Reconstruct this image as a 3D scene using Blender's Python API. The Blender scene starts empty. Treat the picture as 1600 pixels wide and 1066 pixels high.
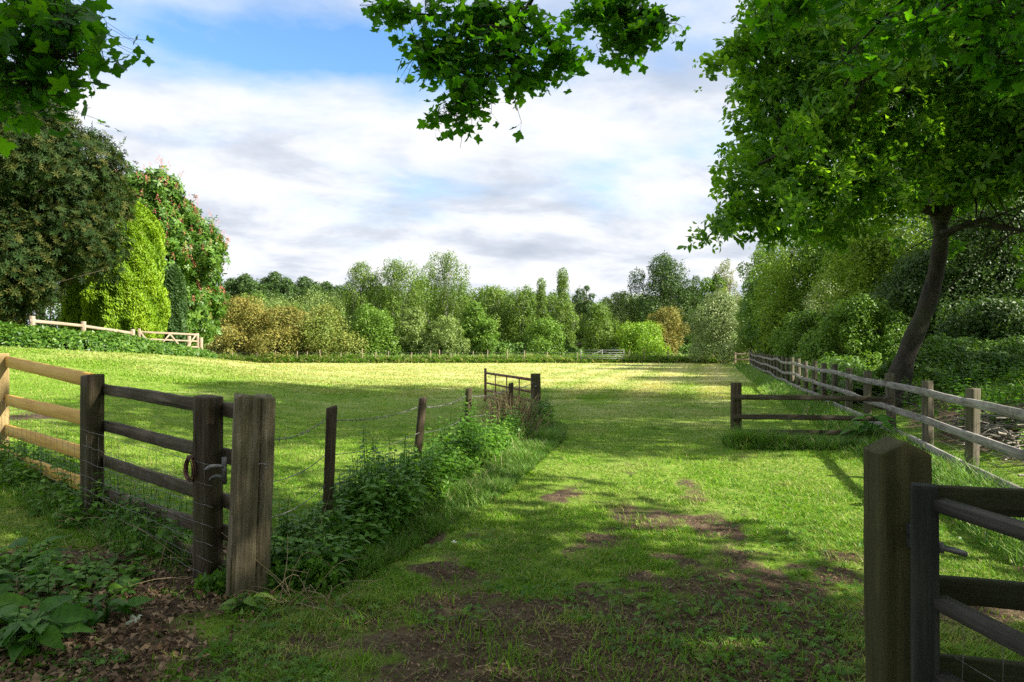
import bpy, math, random
import numpy as np
from mathutils import Vector, Matrix

random.seed(5)
RNG = np.random.default_rng(11)
SC = bpy.context.scene
COL = SC.collection
PI = math.pi

# ------------------------------------------------------------------ camera
cam_data = bpy.data.cameras.new('camera')
cam = bpy.data.objects.new('camera', cam_data)
COL.objects.link(cam)
cam.location = (0, 0, 1.6)
cam.rotation_euler = (math.radians(90.376), 0, 0)
cam_data.lens = 24.0
cam_data.sensor_width = 36.0
cam_data.clip_start = 0.05
cam_data.clip_end = 3000
SC.camera = cam

# ------------------------------------------------------------------ sun and sky
SUN_AZ = (0.95, -0.30)
SUN_EL = math.radians(36)
_n = math.hypot(*SUN_AZ)
SUN_DIR = Vector((SUN_AZ[0] / _n * math.cos(SUN_EL), SUN_AZ[1] / _n * math.cos(SUN_EL), math.sin(SUN_EL)))
sun_d = bpy.data.lights.new('sun', 'SUN')
sun_d.energy = 5.0
sun_d.angle = math.radians(0.53)
sun_d.color = (1.0, 0.93, 0.80)
sun = bpy.data.objects.new('sun', sun_d)
COL.objects.link(sun)
sun.rotation_euler = (-SUN_DIR).to_track_quat('-Z', 'Y').to_euler()

SC.view_settings.view_transform = 'Standard'
SC.view_settings.look = 'None'
SC.view_settings.exposure = 1.32
SC.view_settings.gamma = 1.0
SC.cycles.max_bounces = 7
SC.cycles.diffuse_bounces = 3
SC.cycles.transmission_bounces = 4
SC.cycles.glossy_bounces = 2
SC.cycles.sample_clamp_indirect = 6
SC.cycles.use_denoising = False

world = bpy.data.worlds.new('World')
SC.world = world
world.use_nodes = True


class NT:
    """small helper for writing node trees"""
    def __init__(self, tree):
        self.t = tree
        tree.nodes.clear()

    def n(self, typ, **kw):
        nd = self.t.nodes.new(typ)
        for k, v in kw.items():
            if k.startswith('i_'):
                nd.inputs[k[2:].replace('_', ' ')].default_value = v
            else:
                setattr(nd, k, v)
        return nd

    def l(self, a, b):
        self.t.links.new(a, b)

    def math(self, op, a, b=None, c=None, clamp=False):
        nd = self.t.nodes.new('ShaderNodeMath')
        nd.operation = op
        nd.use_clamp = clamp
        for i, v in enumerate((a, b, c)):
            if v is None:
                continue
            if isinstance(v, (int, float)):
                nd.inputs[i].default_value = v
            else:
                self.l(v, nd.inputs[i])
        return nd.outputs[0]

    def ramp(self, fac, stops, interp='LINEAR'):
        nd = self.t.nodes.new('ShaderNodeValToRGB')
        cr = nd.color_ramp
        cr.interpolation = interp
        while len(cr.elements) > 1:
            cr.elements.remove(cr.elements[-1])
        for i, (p, c) in enumerate(stops):
            e = cr.elements[0] if i == 0 else cr.elements.new(p)
            e.position = p
            e.color = (c[0], c[1], c[2], 1) if not isinstance(c, (int, float)) else (c, c, c, 1)
        self.l(fac, nd.inputs[0])
        return nd.outputs[0]

    def mix(self, fac, a, b, typ='MIX'):
        nd = self.t.nodes.new('ShaderNodeMix')
        nd.data_type = 'RGBA'
        nd.blend_type = typ
        for sock, v in ((nd.inputs[0], fac), (nd.inputs[6], a), (nd.inputs[7], b)):
            if isinstance(v, (int, float)):
                sock.default_value = v
            elif isinstance(v, tuple):
                sock.default_value = (v[0], v[1], v[2], 1)
            else:
                self.l(v, sock)
        return nd.outputs[2]

    def noise(self, vec, scale, detail=3, rough=0.5, dist=0.0, mapping=None):
        if mapping is not None:
            mp = self.t.nodes.new('ShaderNodeMapping')
            mp.inputs['Scale'].default_value = mapping
            self.l(vec, mp.inputs[0])
            vec = mp.outputs[0]
        nd = self.t.nodes.new('ShaderNodeTexNoise')
        nd.inputs['Scale'].default_value = scale
        nd.inputs['Detail'].default_value = detail
        nd.inputs['Roughness'].default_value = rough
        nd.inputs['Distortion'].default_value = dist
        self.l(vec, nd.inputs['Vector'])
        return nd.outputs['Fac']


def make_world():
    t = NT(world.node_tree)
    out = t.n('ShaderNodeOutputWorld')
    sky = t.n('ShaderNodeTexSky')
    sky.sky_type = 'NISHITA'
    sky.sun_disc = False
    sky.sun_elevation = SUN_EL
    sky.sun_rotation = math.atan2(SUN_AZ[0], SUN_AZ[1])
    bg = t.n('ShaderNodeBackground')
    bg.inputs[1].default_value = 0.12
    hs = t.n('ShaderNodeHueSaturation')
    hs.inputs['Saturation'].default_value = 1.25
    t.l(sky.outputs[0], hs.inputs['Color'])
    t.l(hs.outputs[0], bg.inputs[0])
    tc = t.n('ShaderNodeTexCoord')
    sp = t.n('ShaderNodeSeparateXYZ')
    t.l(tc.outputs['Generated'], sp.inputs[0])
    zz = t.math('ADD', t.math('MAXIMUM', sp.outputs[2], 0.0), 0.26)
    u = t.math('DIVIDE', sp.outputs[0], zz)
    v = t.math('DIVIDE', sp.outputs[1], zz)
    cb = t.n('ShaderNodeCombineXYZ')
    t.l(u, cb.inputs[0]); t.l(v, cb.inputs[1])
    mp = t.n('ShaderNodeMapping')
    mp.inputs['Rotation'].default_value = (0, 0, math.radians(-14))
    mp.inputs['Location'].default_value = (3.1, 1.7, 0)
    t.l(cb.outputs[0], mp.inputs[0])
    P = mp.outputs[0]
    streak = t.noise(P, 1.5, 10, 0.57, 0.15, (0.9, 1.12, 1))
    big = t.noise(P, 0.9, 4, 0.5, 0.1, (0.7, 1.1, 1))
    cover = t.math('ADD', t.math('MULTIPLY', streak, 0.75), t.math('MULTIPLY', big, 0.35))
    # cloud closes up towards the horizon
    cover = t.math('ADD', cover, t.math('MULTIPLY', t.math('SUBTRACT', 1.0, t.math('MULTIPLY', sp.outputs[2], 3.2), clamp=True), 0.16))
    cover = t.math('ADD', cover, 0.004)
    # openings where the blue shows
    D = tc.outputs['Generated']
    def hole(px, py, sx, sy, amt):
        nonlocal cover
        f = 1067.0
        U = (px - 800) / f; W = (540 - py) / f
        L = math.sqrt(U * U + W * W + 1)
        du = t.math('MULTIPLY', t.math('SUBTRACT', sp.outputs[0], U / L), f / sx)
        dw = t.math('MULTIPLY', t.math('SUBTRACT', sp.outputs[2], W / L), f / sy)
        r = t.math('ADD', t.math('POWER', t.math('ABSOLUTE', du), 2.0), t.math('POWER', t.math('ABSOLUTE', dw), 2.0))
        g = t.math('EXPONENT', t.math('MULTIPLY', r, -1.0))
        front = t.math('GREATER_THAN', sp.outputs[1], 0.0)
        g = t.math('MULTIPLY', g, front)
        cover = t.math('SUBTRACT', cover, t.math('MULTIPLY', g, amt))
    hole(410, 78, 260, 55, 0.16)
    hole(620, 90, 150, 60, 0.12)
    hole(250, 60, 150, 70, 0.10)
    hole(1140, 225, 180, 45, 0.15)
    hole(930, 60, 190, 60, 0.09)
    hole(800, 395, 80, 15, -0.04)
    fac = t.ramp(cover, [(0.36, 0.0), (0.43, 0.40), (0.50, 0.80), (0.57, 1.0)])
    shade = t.noise(P, 2.3, 10, 0.58, 0.2, (0.85, 1.25, 1))
    ccol = t.ramp(shade, [(0.30, (0.54, 0.60, 0.70)), (0.43, (0.70, 0.75, 0.84)), (0.51, (0.88, 0.91, 0.97)), (0.60, (1.0, 1.0, 1.0))])
    # darker bases low over the horizon
    cbg = t.n('ShaderNodeBackground')
    cbg.inputs[1].default_value = 0.43
    t.l(ccol, cbg.inputs[0])
    mx = t.n('ShaderNodeMixShader')
    t.l(fac, mx.inputs[0]); t.l(bg.outputs[0], mx.inputs[1]); t.l(cbg.outputs[0], mx.inputs[2])
    t.l(mx.outputs[0], out.inputs[0])


make_world()

# ------------------------------------------------------------------ helpers
F = 1067.0
def PX(px, Y):
    return (px - 800) / F * Y
def PZ(py, Y):
    return 1.6 + (540 - py) * Y / F

_tab = np.random.default_rng(3).random((256, 256))
def vnoise(x, y, scale=1.0, seed=0):
    x = np.asarray(x, float) * scale + seed * 17.31
    y = np.asarray(y, float) * scale + seed * 9.77
    xi = np.floor(x).astype(int); yi = np.floor(y).astype(int)
    fx = x - xi; fy = y - yi
    fx = fx * fx * (3 - 2 * fx); fy = fy * fy * (3 - 2 * fy)
    a = _tab[xi & 255, yi & 255]; b = _tab[(xi + 1) & 255, yi & 255]
    c = _tab[xi & 255, (yi + 1) & 255]; d = _tab[(xi + 1) & 255, (yi + 1) & 255]
    return (a * (1 - fx) + b * fx) * (1 - fy) + (c * (1 - fx) + d * fx) * fy
def fbm(x, y, scale=1.0, seed=0, oct=4):
    s = 0; a = 0.5; t = 0
    for i in range(oct):
        s = s + a * vnoise(x, y, scale * 2 ** i, seed + i); t += a; a *= 0.55
    return s / t
def sstep(a, b, x):
    t = np.clip((np.asarray(x, float) - a) / (b - a), 0, 1)
    return t * t * (3 - 2 * t)

def fence_x(y):
    return 3.01 + 0.29 * np.asarray(y, float)

def ground(x, y):
    x = np.asarray(x, float); y = np.asarray(y, float)
    z = 1.65 * np.exp(-((x + 22) / 11) ** 2 - ((y - 29) / 12) ** 2)
    z = z + 0.34 * sstep(-3.9, -8.5, x) * sstep(30, 12, y) * sstep(-12, 0, y)
    d = x - fence_x(y)
    z = z + 0.5 * sstep(0.2, 3.2, d) * sstep(45, 30, y) * sstep(-20, 2, y)
    z = z + 0.9 * sstep(3, 14, d) * sstep(60, 40, y) * sstep(-30, 2, y)
    z = z + 0.22 * np.exp(-((x - 18.0) / 2.0) ** 2 - ((y - 52.0) / 2.2) ** 2)
    z = z + 0.05 * (fbm(x, y, 0.25, 4, 2) - 0.5) * sstep(3, 9, np.hypot(x, y))
    # far rise
    z = z + 12.0 * np.exp(-((x + 62) / 38) ** 2 - ((y - 190) / 45) ** 2) + 3.5 * sstep(120, 260, y)
    return z
def gz(x, y):
    return float(ground(x, y))

def build(name, V, Fs, mat=None, parent=None, smooth=False, fattr=None, vattr=None, loc=None):
    """V (n,3), Fs list of (m,k) index arrays -> one mesh object"""
    me = bpy.data.meshes.new(name)
    V = np.asarray(V, np.float32)
    me.vertices.add(len(V))
    me.vertices.foreach_set('co', V.ravel())
    Fs = [np.asarray(f, np.int32) for f in Fs if len(f)]
    loops = np.concatenate([f.ravel() for f in Fs])
    counts = np.concatenate([np.full(len(f), f.shape[1], np.int32) for f in Fs])
    starts = np.concatenate(([0], np.cumsum(counts)[:-1])).astype(np.int32)
    me.loops.add(len(loops))
    me.loops.foreach_set('vertex_index', loops)
    me.polygons.add(len(counts))
    me.polygons.foreach_set('loop_start', starts)
    if smooth:
        me.polygons.foreach_set('use_smooth', np.ones(len(counts), bool))
    me.update(calc_edges=True)
    for k, a in (fattr or {}).items():
        at = me.attributes.new(k, 'FLOAT', 'FACE'); at.data.foreach_set('value', np.asarray(a, np.float32))
    for k, a in (vattr or {}).items():
        at = me.attributes.new(k, 'FLOAT', 'POINT'); at.data.foreach_set('value', np.asarray(a, np.float32))
    if mat:
        me.materials.append(mat)
    o = bpy.data.objects.new(name, me)
    COL.objects.link(o)
    if parent:
        o.parent = parent
    if loc is not None:
        o.location = loc
    return o

def tag(o, label=None, cat=None, group=None, kind=None):
    if label: o['label'] = label
    if cat: o['category'] = cat
    if group: o['group'] = group
    if kind: o['kind'] = kind
    return o

def thing(name, label, cat, loc=(0, 0, 0), rz=0.0, group=None):
    o = bpy.data.objects.new(name, None)
    COL.objects.link(o)
    o.empty_display_size = 0.2
    o.location = loc
    o.rotation_euler = (0, 0, rz)
    return tag(o, label, cat, group)

class Acc:
    """gathers pieces into one mesh"""
    def __init__(s):
        s.V = []; s.F = {}; s.n = 0
    def add(s, V, Fs):
        V = np.asarray(V, float)
        for f in Fs:
            f = np.asarray(f, int)
            if len(f):
                s.F.setdefault(f.shape[1], []).append(f + s.n)
        s.V.append(V); s.n += len(V)
    def build(s, name, mat, parent=None, smooth=False, loc=None, **kw):
        return build(name, np.concatenate(s.V), [np.concatenate(v) for v in s.F.values()], mat, parent, smooth, loc=loc, **kw)

def tube(P, R, k=8, cap=True):
    P = np.asarray(P, float); m = len(P)
    R = np.broadcast_to(np.asarray(R, float), (m,))
    T = np.gradient(P, axis=0)
    T /= np.linalg.norm(T, axis=1)[:, None] + 1e-9
    ref = np.array([0.13, 0.21, 1.0]) if abs(T[:, 2]).mean() < 0.8 else np.array([1.0, 0.17, 0.05])
    A = np.cross(T, ref); A /= np.linalg.norm(A, axis=1)[:, None] + 1e-9
    B = np.cross(T, A)
    th = np.arange(k) / k * 2 * PI
    V = P[:, None, :] + R[:, None, None] * (np.cos(th)[None, :, None] * A[:, None, :] + np.sin(th)[None, :, None] * B[:, None, :])
    V = V.reshape(-1, 3)
    i = np.arange(m - 1)[:, None] * k; j = np.arange(k)[None, :]; j2 = (j + 1) % k
    Q = np.stack([i + j, i + j2, i + k + j2, i + k + j], -1).reshape(-1, 4)
    Fs = [Q]
    if cap:
        Fs.append(np.arange(k)[None, ::-1]); Fs.append(((m - 1) * k + np.arange(k))[None, :])
    return V, Fs

def smoothpath(pts, n=24):
    """Catmull-Rom through the points"""
    P = np.asarray(pts, float)
    if len(P) < 3:
        t = np.linspace(0, 1, n)[:, None]
        return P[0] * (1 - t) + P[-1] * t
    E = np.vstack([2 * P[0] - P[1], P, 2 * P[-1] - P[-2]])
    out = []
    segs = len(P) - 1
    for s in np.linspace(0, segs - 1e-6, n):
        i = int(s); u = s - i
        a, b, c, d = E[i], E[i + 1], E[i + 2], E[i + 3]
        out.append(0.5 * (2 * b + (c - a) * u + (2 * a - 5 * b + 4 * c - d) * u * u + (3 * b - a - 3 * c + d) * u ** 3))
    return np.array(out)

def frames(nrm, rng=RNG, up=None):
    """(n,3,3) columns x,y,z with z = normal; y along 'up' if given"""
    n = nrm / (np.linalg.norm(nrm, axis=1)[:, None] + 1e-9)
    t = rng.normal(size=n.shape) if up is None else up
    x = np.cross(t, n); x /= np.linalg.norm(x, axis=1)[:, None] + 1e-9
    y = np.cross(n, x)
    return np.stack([x, y, n], -1)

def scatter(T, Fs, pos, fr, sc):
    """instances of a template mesh as one vertex/face set"""
    n = len(pos); m = len(T)
    sc = np.broadcast_to(np.asarray(sc, float), (n,))
    V = np.einsum('nij,mj->nmi', fr, T) * sc[:, None, None] + pos[:, None, :]
    out = []
    off = (np.arange(n) * m)[:, None, None]
    for f in Fs:
        f = np.asarray(f, int)
        out.append((off + f[None]).reshape(-1, f.shape[1]))
    per = [np.repeat(np.arange(n), len(f)) for f in Fs]
    return V.reshape(-1, 3), out, np.concatenate(per)

# leaf templates: stalk at origin, length along +y, face normal +z
KITE = (np.array([[0, 0, 0], [0.27, 0.45, 0.06], [0, 1, -0.10], [-0.27, 0.45, 0.06]], float), [np.array([[0, 1, 2, 3]])])
LANCE = (np.array([[0, 0, 0], [0.15, 0.4, 0.05], [0, 1, -0.16], [-0.15, 0.4, 0.05]], float), [np.array([[0, 1, 2, 3]])])
def rosette(nl=6, w=0.2, lift=0.35, tmpl=None):
    A = Acc()
    r = random.Random(nl)
    for i in range(nl):
        a = i / nl * 2 * PI + r.uniform(-.3, .3)
        L = r.uniform(.75, 1.1)
        c, s = math.cos(a), math.sin(a)
        base = np.array([[0, 0, 0], [w, .5, 0.08], [w * .75, .78, 0.04], [0, 1, -.1], [-w * .75, .78, 0.04], [-w, .5, 0.08]]) * L
        z = base[:, 2] + base[:, 1] * lift * r.uniform(.2, 1.2)
        V = np.stack([base[:, 0] * c - base[:, 1] * s, base[:, 0] * s + base[:, 1] * c, z], 1)
        A.add(V, [[[0, 1, 2, 3, 4, 5]]])
    return np.concatenate(A.V), [np.concatenate(v) for v in A.F.values()]
ROSE = rosette()
def spray(nl, w, seed):
    """a twig end: leaves set unevenly along a short stalk"""
    A = Acc(); r = random.Random(seed)
    for i in range(nl):
        a = r.uniform(-2.0, 2.0) if i else r.uniform(-.3, .3)
        y0 = -.5 + 1.1 * i / nl if i else .5
        L = r.uniform(.55, 1.15); el = r.uniform(-.5, .6)
        c, s_ = math.cos(a), math.sin(a)
        b = np.array([[0, 0, 0], [w * .8, .4, 0.07], [w, .68, 0.05], [0, 1, -.14], [-w, .68, 0.05], [-w * .8, .4, 0.07]]) * L
        z = b[:, 2] + b[:, 1] * el
        A.add(np.stack([b[:, 0] * c - b[:, 1] * s_, b[:, 0] * s_ + b[:, 1] * c + y0, z], 1), [[[0, 1, 2, 3, 4, 5]]])
    return np.concatenate(A.V), [np.concatenate(v) for v in A.F.values()]
def ovate(segs=4, w=0.3, fold=0.12, droop=0.25, tipw=0.0):
    V = []; Fq = []
    ys = np.linspace(0, 1, segs + 1)
    for i, y in enumerate(ys):
        ww = w * (math.sin(PI * min(1, y * 0.93 + .05) ** 0.72)) if 0 < i < segs else 0.012
        z = -droop * y * y
        V += [[-ww, y, z + fold * ww / w * .5], [0, y, z], [ww, y, z + fold * ww / w * .5]]
    for i in range(segs):
        a = 3 * i
        Fq += [[a, a + 1, a + 4, a + 3], [a + 1, a + 2, a + 5, a + 4]]
    return np.array(V, float), [np.array(Fq)]
OVATE = ovate()
def palmate():
    """five lobed sycamore leaf"""
    out = []
    lobes = [(-128, .42), (-66, .86), (0, 1.0), (66, .86), (128, .42)]
    pts = []
    for i, (a, L) in enumerate(lobes):
        a = math.radians(a)
        for da, k in ((-17, .76), (-8, .82), (0, 1.0), (8, .82), (17, .76)):
            pts.append((a + math.radians(da), L * k))
        if i < 4:
            a2 = math.radians((lobes[i][0] + lobes[i + 1][0]) / 2)
            pts.append((a2, .52 if i in (1, 2) else .42))
    V = [[0, 0.32, 0]]
    V.append([0, 0.0, 0])
    for a, r in pts:
        x = math.sin(a) * r * .62; y = .32 + math.cos(a) * r * .66
        V.append([x, y, -.22 * (x * x + (y - .32) ** 2) + .05 * math.cos(5 * a)])
    n = len(pts)
    Fs = []
    for i in range(n - 1):
        Fs.append([0, 2 + i + 1, 2 + i])
    Fs.append([0, 2, 1]); Fs.append([0, 1, 2 + n - 1])
    return np.array(V, float), [np.array(Fs)]
MAPLE = palmate()

# ------------------------------------------------------------------ materials
def new_mat(name):
    m = bpy.data.materials.new(name)
    m.use_nodes = True
    return m, NT(m.node_tree)

def leaf_mat(name, c0, c1, c2, trans=0.35, gloss=0.5, hue_noise=0.6, tcol=None, nscale=0.7):
    """leaf colours vary from leaf to leaf (rnd) and slowly from bough to bough"""
    kk = {'nettle leaves': 1.5, 'near tree leaves': 1.85, 'sycamore leaves': 1.45, 'broad dock leaves': 1.2, 'golden conifer': 1.2, 'chestnut leaves': 1.5, 'pink blossom': 1.4}.get(name, 1.3)
    c0, c1, c2 = [tuple(min(.8, v * kk) for v in c) for c in (c0 if kk > 1.15 else tuple(v * .8 for v in c0), c1, c2)]
    m, t = new_mat(name)
    out = t.n('ShaderNodeOutputMaterial')
    at = t.n('ShaderNodeAttribute', attribute_name='rnd')
    geo = t.n('ShaderNodeNewGeometry')
    nz = t.noise(geo.outputs['Position'], nscale, 3, 0.5)
    f = t.math('ADD', t.math('MULTIPLY', at.outputs['Fac'], 1 - hue_noise * .6),
               t.math('MULTIPLY', t.math('SUBTRACT', nz, 0.22), hue_noise), clamp=True)
    col = t.ramp(f, [(0.0, c0), (0.5, c1), (1.0, c2)])
    pr = t.n('ShaderNodeBsdfPrincipled')
    pr.inputs['Roughness'].default_value = gloss
    pr.inputs['Specular IOR Level'].default_value = 0.35
    t.l(col, pr.inputs['Base Color'])
    tr = t.n('ShaderNodeBsdfTranslucent')
    tc = t.mix(1.0, col, tcol or (1.25, 1.35, 0.45), 'MULTIPLY')
    t.l(tc, tr.inputs[0])
    mx = t.n('ShaderNodeMixShader')
    mx.inputs[0].default_value = trans
    t.l(pr.outputs[0], mx.inputs[1]); t.l(tr.outputs[0], mx.inputs[2])
    t.l(mx.outputs[0], out.inputs[0])
    return m

def bark_mat(name, c0, c1, moss=0.25):
    m, t = new_mat(name)
    out = t.n('ShaderNodeOutputMaterial')
    tc = t.n('ShaderNodeTexCoord')
    a = t.noise(tc.outputs['Object'], 9, 6, 0.65, 0.4, (1, 1, 0.28))
    b = t.noise(tc.outputs['Object'], 1.3, 3, 0.5)
    col = t.ramp(a, [(0.3, c0), (0.55, c1), (0.75, tuple(min(1, x * 1.5) for x in c1))])
    mf = t.math('MULTIPLY', t.ramp(b, [(0.48, 0.0), (0.62, 1.0)]), moss)
    col = t.mix(mf, col, (0.06, 0.085, 0.02))
    pr = t.n('ShaderNodeBsdfPrincipled'); pr.inputs['Roughness'].default_value = 0.9
    t.l(col, pr.inputs['Base Color'])
    bp = t.n('ShaderNodeBump'); bp.inputs['Strength'].default_value = 1.0; bp.inputs['Distance'].default_value = 0.07
    t.l(a, bp.inputs['Height']); t.l(bp.outputs[0], pr.inputs['Normal'])
    t.l(pr.outputs[0], out.inputs[0])
    return m

def wood_mat(name, c0, c1, c2, axis='X', algae=0.0, crack=0.6, algae_col=(0.07, 0.08, 0.025), rough=0.85, fine=1.0, blotch=0.0, blotch_col=(0.3, 0.3, 0.27), knots=.6):
    m, t = new_mat(name)
    out = t.n('ShaderNodeOutputMaterial')
    tc = t.n('ShaderNodeTexCoord')
    oi = t.n('ShaderNodeObjectInfo')
    add = t.n('ShaderNodeVectorMath', operation='ADD')
    t.l(tc.outputs['Object'], add.inputs[0])
    mulv = t.n('ShaderNodeVectorMath', operation='SCALE')
    mulv.inputs['Scale'].default_value = 17.0
    cbv = t.n('ShaderNodeCombineXYZ')
    for i in range(3): t.l(oi.outputs['Random'], cbv.inputs[i])
    t.l(cbv.outputs[0], mulv.inputs[0]); t.l(mulv.outputs[0], add.inputs[1])
    P = add.outputs[0]
    ax = {'X': (1, 14, 14), 'Z': (14, 14, 1)}[axis]
    ax2 = {'X': (.5, 26, 26), 'Z': (26, 26, .5)}[axis]
    g = t.noise(P, 1.6 * fine, 6, 0.6, 0.35, ax)
    g2 = t.noise(P, 3.2 * fine, 5, 0.7, 0.1, ax2)
    big = t.noise(P, 2.2, 3, 0.55)
    s = t.math('ADD', t.math('MULTIPLY', g, 0.55), t.math('ADD', t.math('MULTIPLY', g2, 0.3), t.math('MULTIPLY', big, 0.2)))
    col = t.ramp(s, [(0.38, c0), (0.52, c1), (0.66, c2)])
    # knots
    vo = t.n('ShaderNodeTexVoronoi'); vo.inputs['Scale'].default_value = 1.7
    mpk = t.n('ShaderNodeMapping'); mpk.inputs['Scale'].default_value = {'X': (1, 2.2, 2.2), 'Z': (2.2, 2.2, 1)}[axis]
    t.l(P, mpk.inputs[0]); t.l(mpk.outputs[0], vo.inputs['Vector'])
    kn = t.ramp(vo.outputs['Distance'], [(0.0, 1.0), (0.055, 0.75), (0.085, 0.0)])
    col = t.mix(t.math('MULTIPLY', kn, knots), col, tuple(x * 0.4 for x in c0))
    # drying cracks
    ck = t.noise(P, 1.0 * fine, 2, 0.5, 0.15, {'X': (.7, 34, 34), 'Z': (34, 34, .7)}[axis])
    ckm = t.math('MULTIPLY', t.ramp(ck, [(0.27, 1.0), (0.335, 0.0)]), crack)
    col = t.mix(ckm, col, tuple(x * 0.25 for x in c0))
    if blotch > 0:
        bl = t.noise(P, 7, 5, 0.7)
        col = t.mix(t.math('MULTIPLY', t.ramp(bl, [(0.54, 0.0), (0.62, 1.0)]), blotch), col, blotch_col)
    if algae > 0:
        al = t.noise(P, 3.4, 5, 0.65, 0.2, {'X': (1, 1, 1), 'Z': (1, 1, .5)}[axis])
        col = t.mix(t.math('MULTIPLY', t.ramp(al, [(0.36, 0.0), (0.62, 1.0)]), algae), col, algae_col)
    pr = t.n('ShaderNodeBsdfPrincipled'); pr.inputs['Roughness'].default_value = rough
    pr.inputs['Specular IOR Level'].default_value = 0.25
    t.l(col, pr.inputs['Base Color'])
    hgt = t.math('SUBTRACT', t.math('ADD', g2, t.math('MULTIPLY', g, .6)), t.math('MULTIPLY', ckm, 1.2))
    bp = t.n('ShaderNodeBump'); bp.inputs['Strength'].default_value = 0.7; bp.inputs['Distance'].default_value = 0.006
    t.l(hgt, bp.inputs['Height']); t.l(bp.outputs[0], pr.inputs['Normal'])
    t.l(pr.outputs[0], out.inputs[0])
    return m

def metal_mat(name, c0, c1, rough=0.6, metallic=0.7, scale=20):
    m, t = new_mat(name)
    out = t.n('ShaderNodeOutputMaterial')
    tc = t.n('ShaderNodeTexCoord')
    a = t.noise(tc.outputs['Object'], scale, 5, 0.65)
    col = t.ramp(a, [(0.38, c0), (0.6, c1)])
    pr = t.n('ShaderNodeBsdfPrincipled')
    pr.inputs['Roughness'].default_value = rough; pr.inputs['Metallic'].default_value = metallic
    t.l(col, pr.inputs['Base Color'])
    bp = t.n('ShaderNodeBump'); bp.inputs['Strength'].default_value = 0.4; bp.inputs['Distance'].default_value = 0.003
    t.l(a, bp.inputs['Height']); t.l(bp.outputs[0], pr.inputs['Normal'])
    t.l(pr.outputs[0], out.inputs[0])
    return m

def grass_mat(name, green0, green1, dry, trans=0.35):
    m, t = new_mat(name)
    out = t.n('ShaderNodeOutputMaterial')
    at = t.n('ShaderNodeAttribute', attribute_name='rnd')
    dr = t.n('ShaderNodeAttribute', attribute_name='dry')
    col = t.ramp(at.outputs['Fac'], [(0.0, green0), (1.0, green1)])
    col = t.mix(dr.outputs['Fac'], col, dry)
    pr = t.n('ShaderNodeBsdfPrincipled'); pr.inputs['Roughness'].default_value = 0.55
    pr.inputs['Specular IOR Level'].default_value = 0.25
    t.l(col, pr.inputs['Base Color'])
    tr = t.n('ShaderNodeBsdfTranslucent')
    t.l(t.mix(1.0, col, (1.2, 1.3, .5), 'MULTIPLY'), tr.inputs[0])
    mx = t.n('ShaderNodeMixShader'); mx.inputs[0].default_value = trans
    t.l(pr.outputs[0], mx.inputs[1]); t.l(tr.outputs[0], mx.inputs[2]); t.l(mx.outputs[0], out.inputs[0])
    return m

M = {}
M['grass'] = grass_mat('grass blades', (0.05, 0.15, 0.006), (0.23, 0.43, 0.02), (0.50, 0.44, 0.19))
M['longgrass'] = grass_mat('long grass blades', (0.045, 0.15, 0.010), (0.16, 0.36, 0.035), (0.50, 0.45, 0.26))
M['nettle'] = leaf_mat('nettle leaves', (0.03, 0.085, 0.008), (0.065, 0.16, 0.012), (0.16, 0.27, 0.025), .35, .5, .65, nscale=2)
M['ivy'] = leaf_mat('hedge leaves', (0.02, 0.06, 0.008), (0.055, 0.13, 0.012), (0.15, 0.25, 0.03), .25, .45, .5, nscale=1.5)
M['maple'] = leaf_mat('sycamore leaves', (0.02, 0.075, 0.006), (0.045, 0.15, 0.010), (0.12, 0.27, 0.015), .6, .45, .5, (1.5, 1.6, .3), nscale=1.2)
M['oak'] = leaf_mat('near tree leaves', (0.03, 0.085, 0.012), (0.07, 0.15, 0.016), (0.20, 0.30, 0.035), .55, .45, .55, (1.4, 1.6, .4), nscale=.55)
M['shrub'] = leaf_mat('glossy shrub leaves', (0.006, 0.019, 0.002), (0.015, 0.042, 0.004), (0.075, 0.07, 0.010), .2, .8, .4, nscale=.9)
M['broad'] = leaf_mat('broad dock leaves', (0.03, 0.10, 0.010), (0.055, 0.16, 0.014), (0.12, 0.25, 0.025), .35, .55, .6, nscale=7)
M['chestnut'] = leaf_mat('chestnut leaves', (0.025, 0.07, 0.008), (0.055, 0.12, 0.014), (0.11, 0.19, 0.022), .25, .45, .5)
M['pink'] = leaf_mat('pink blossom', (0.45, 0.10, 0.09), (0.60, 0.17, 0.14), (0.65, 0.30, 0.22), .3, .6, .3, (1, 1, 1))
M['gold'] = leaf_mat('golden conifer', (0.05, 0.13, 0.004), (0.15, 0.27, 0.006), (0.32, 0.44, 0.015), .25, .6, .5, (1.2, 1.2, .4), nscale=1.6)
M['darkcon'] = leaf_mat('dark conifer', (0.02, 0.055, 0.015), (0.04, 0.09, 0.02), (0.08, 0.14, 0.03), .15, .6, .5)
M['birch'] = leaf_mat('birch leaves', (0.05, 0.10, 0.014), (0.10, 0.17, 0.024), (0.20, 0.28, 0.045), .3, .5, .6, nscale=.5)
M['green'] = leaf_mat('fresh green leaves', (0.05, 0.11, 0.012), (0.10, 0.19, 0.02), (0.19, 0.30, 0.04), .3, .5, .6, nscale=.5)
M['mid'] = leaf_mat('mid green leaves', (0.04, 0.09, 0.015), (0.08, 0.16, 0.025), (0.15, 0.25, 0.045), .3, .5, .6, nscale=.5)
M['dark'] = leaf_mat('dark green leaves', (0.02, 0.05, 0.012), (0.045, 0.09, 0.018), (0.085, 0.145, 0.03), .25, .5, .6, nscale=.5)
M['willow'] = leaf_mat('grey green willow leaves', (0.08, 0.13, 0.03), (0.15, 0.22, 0.055), (0.27, 0.34, 0.11), .25, .5, .5, nscale=.5)
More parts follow.
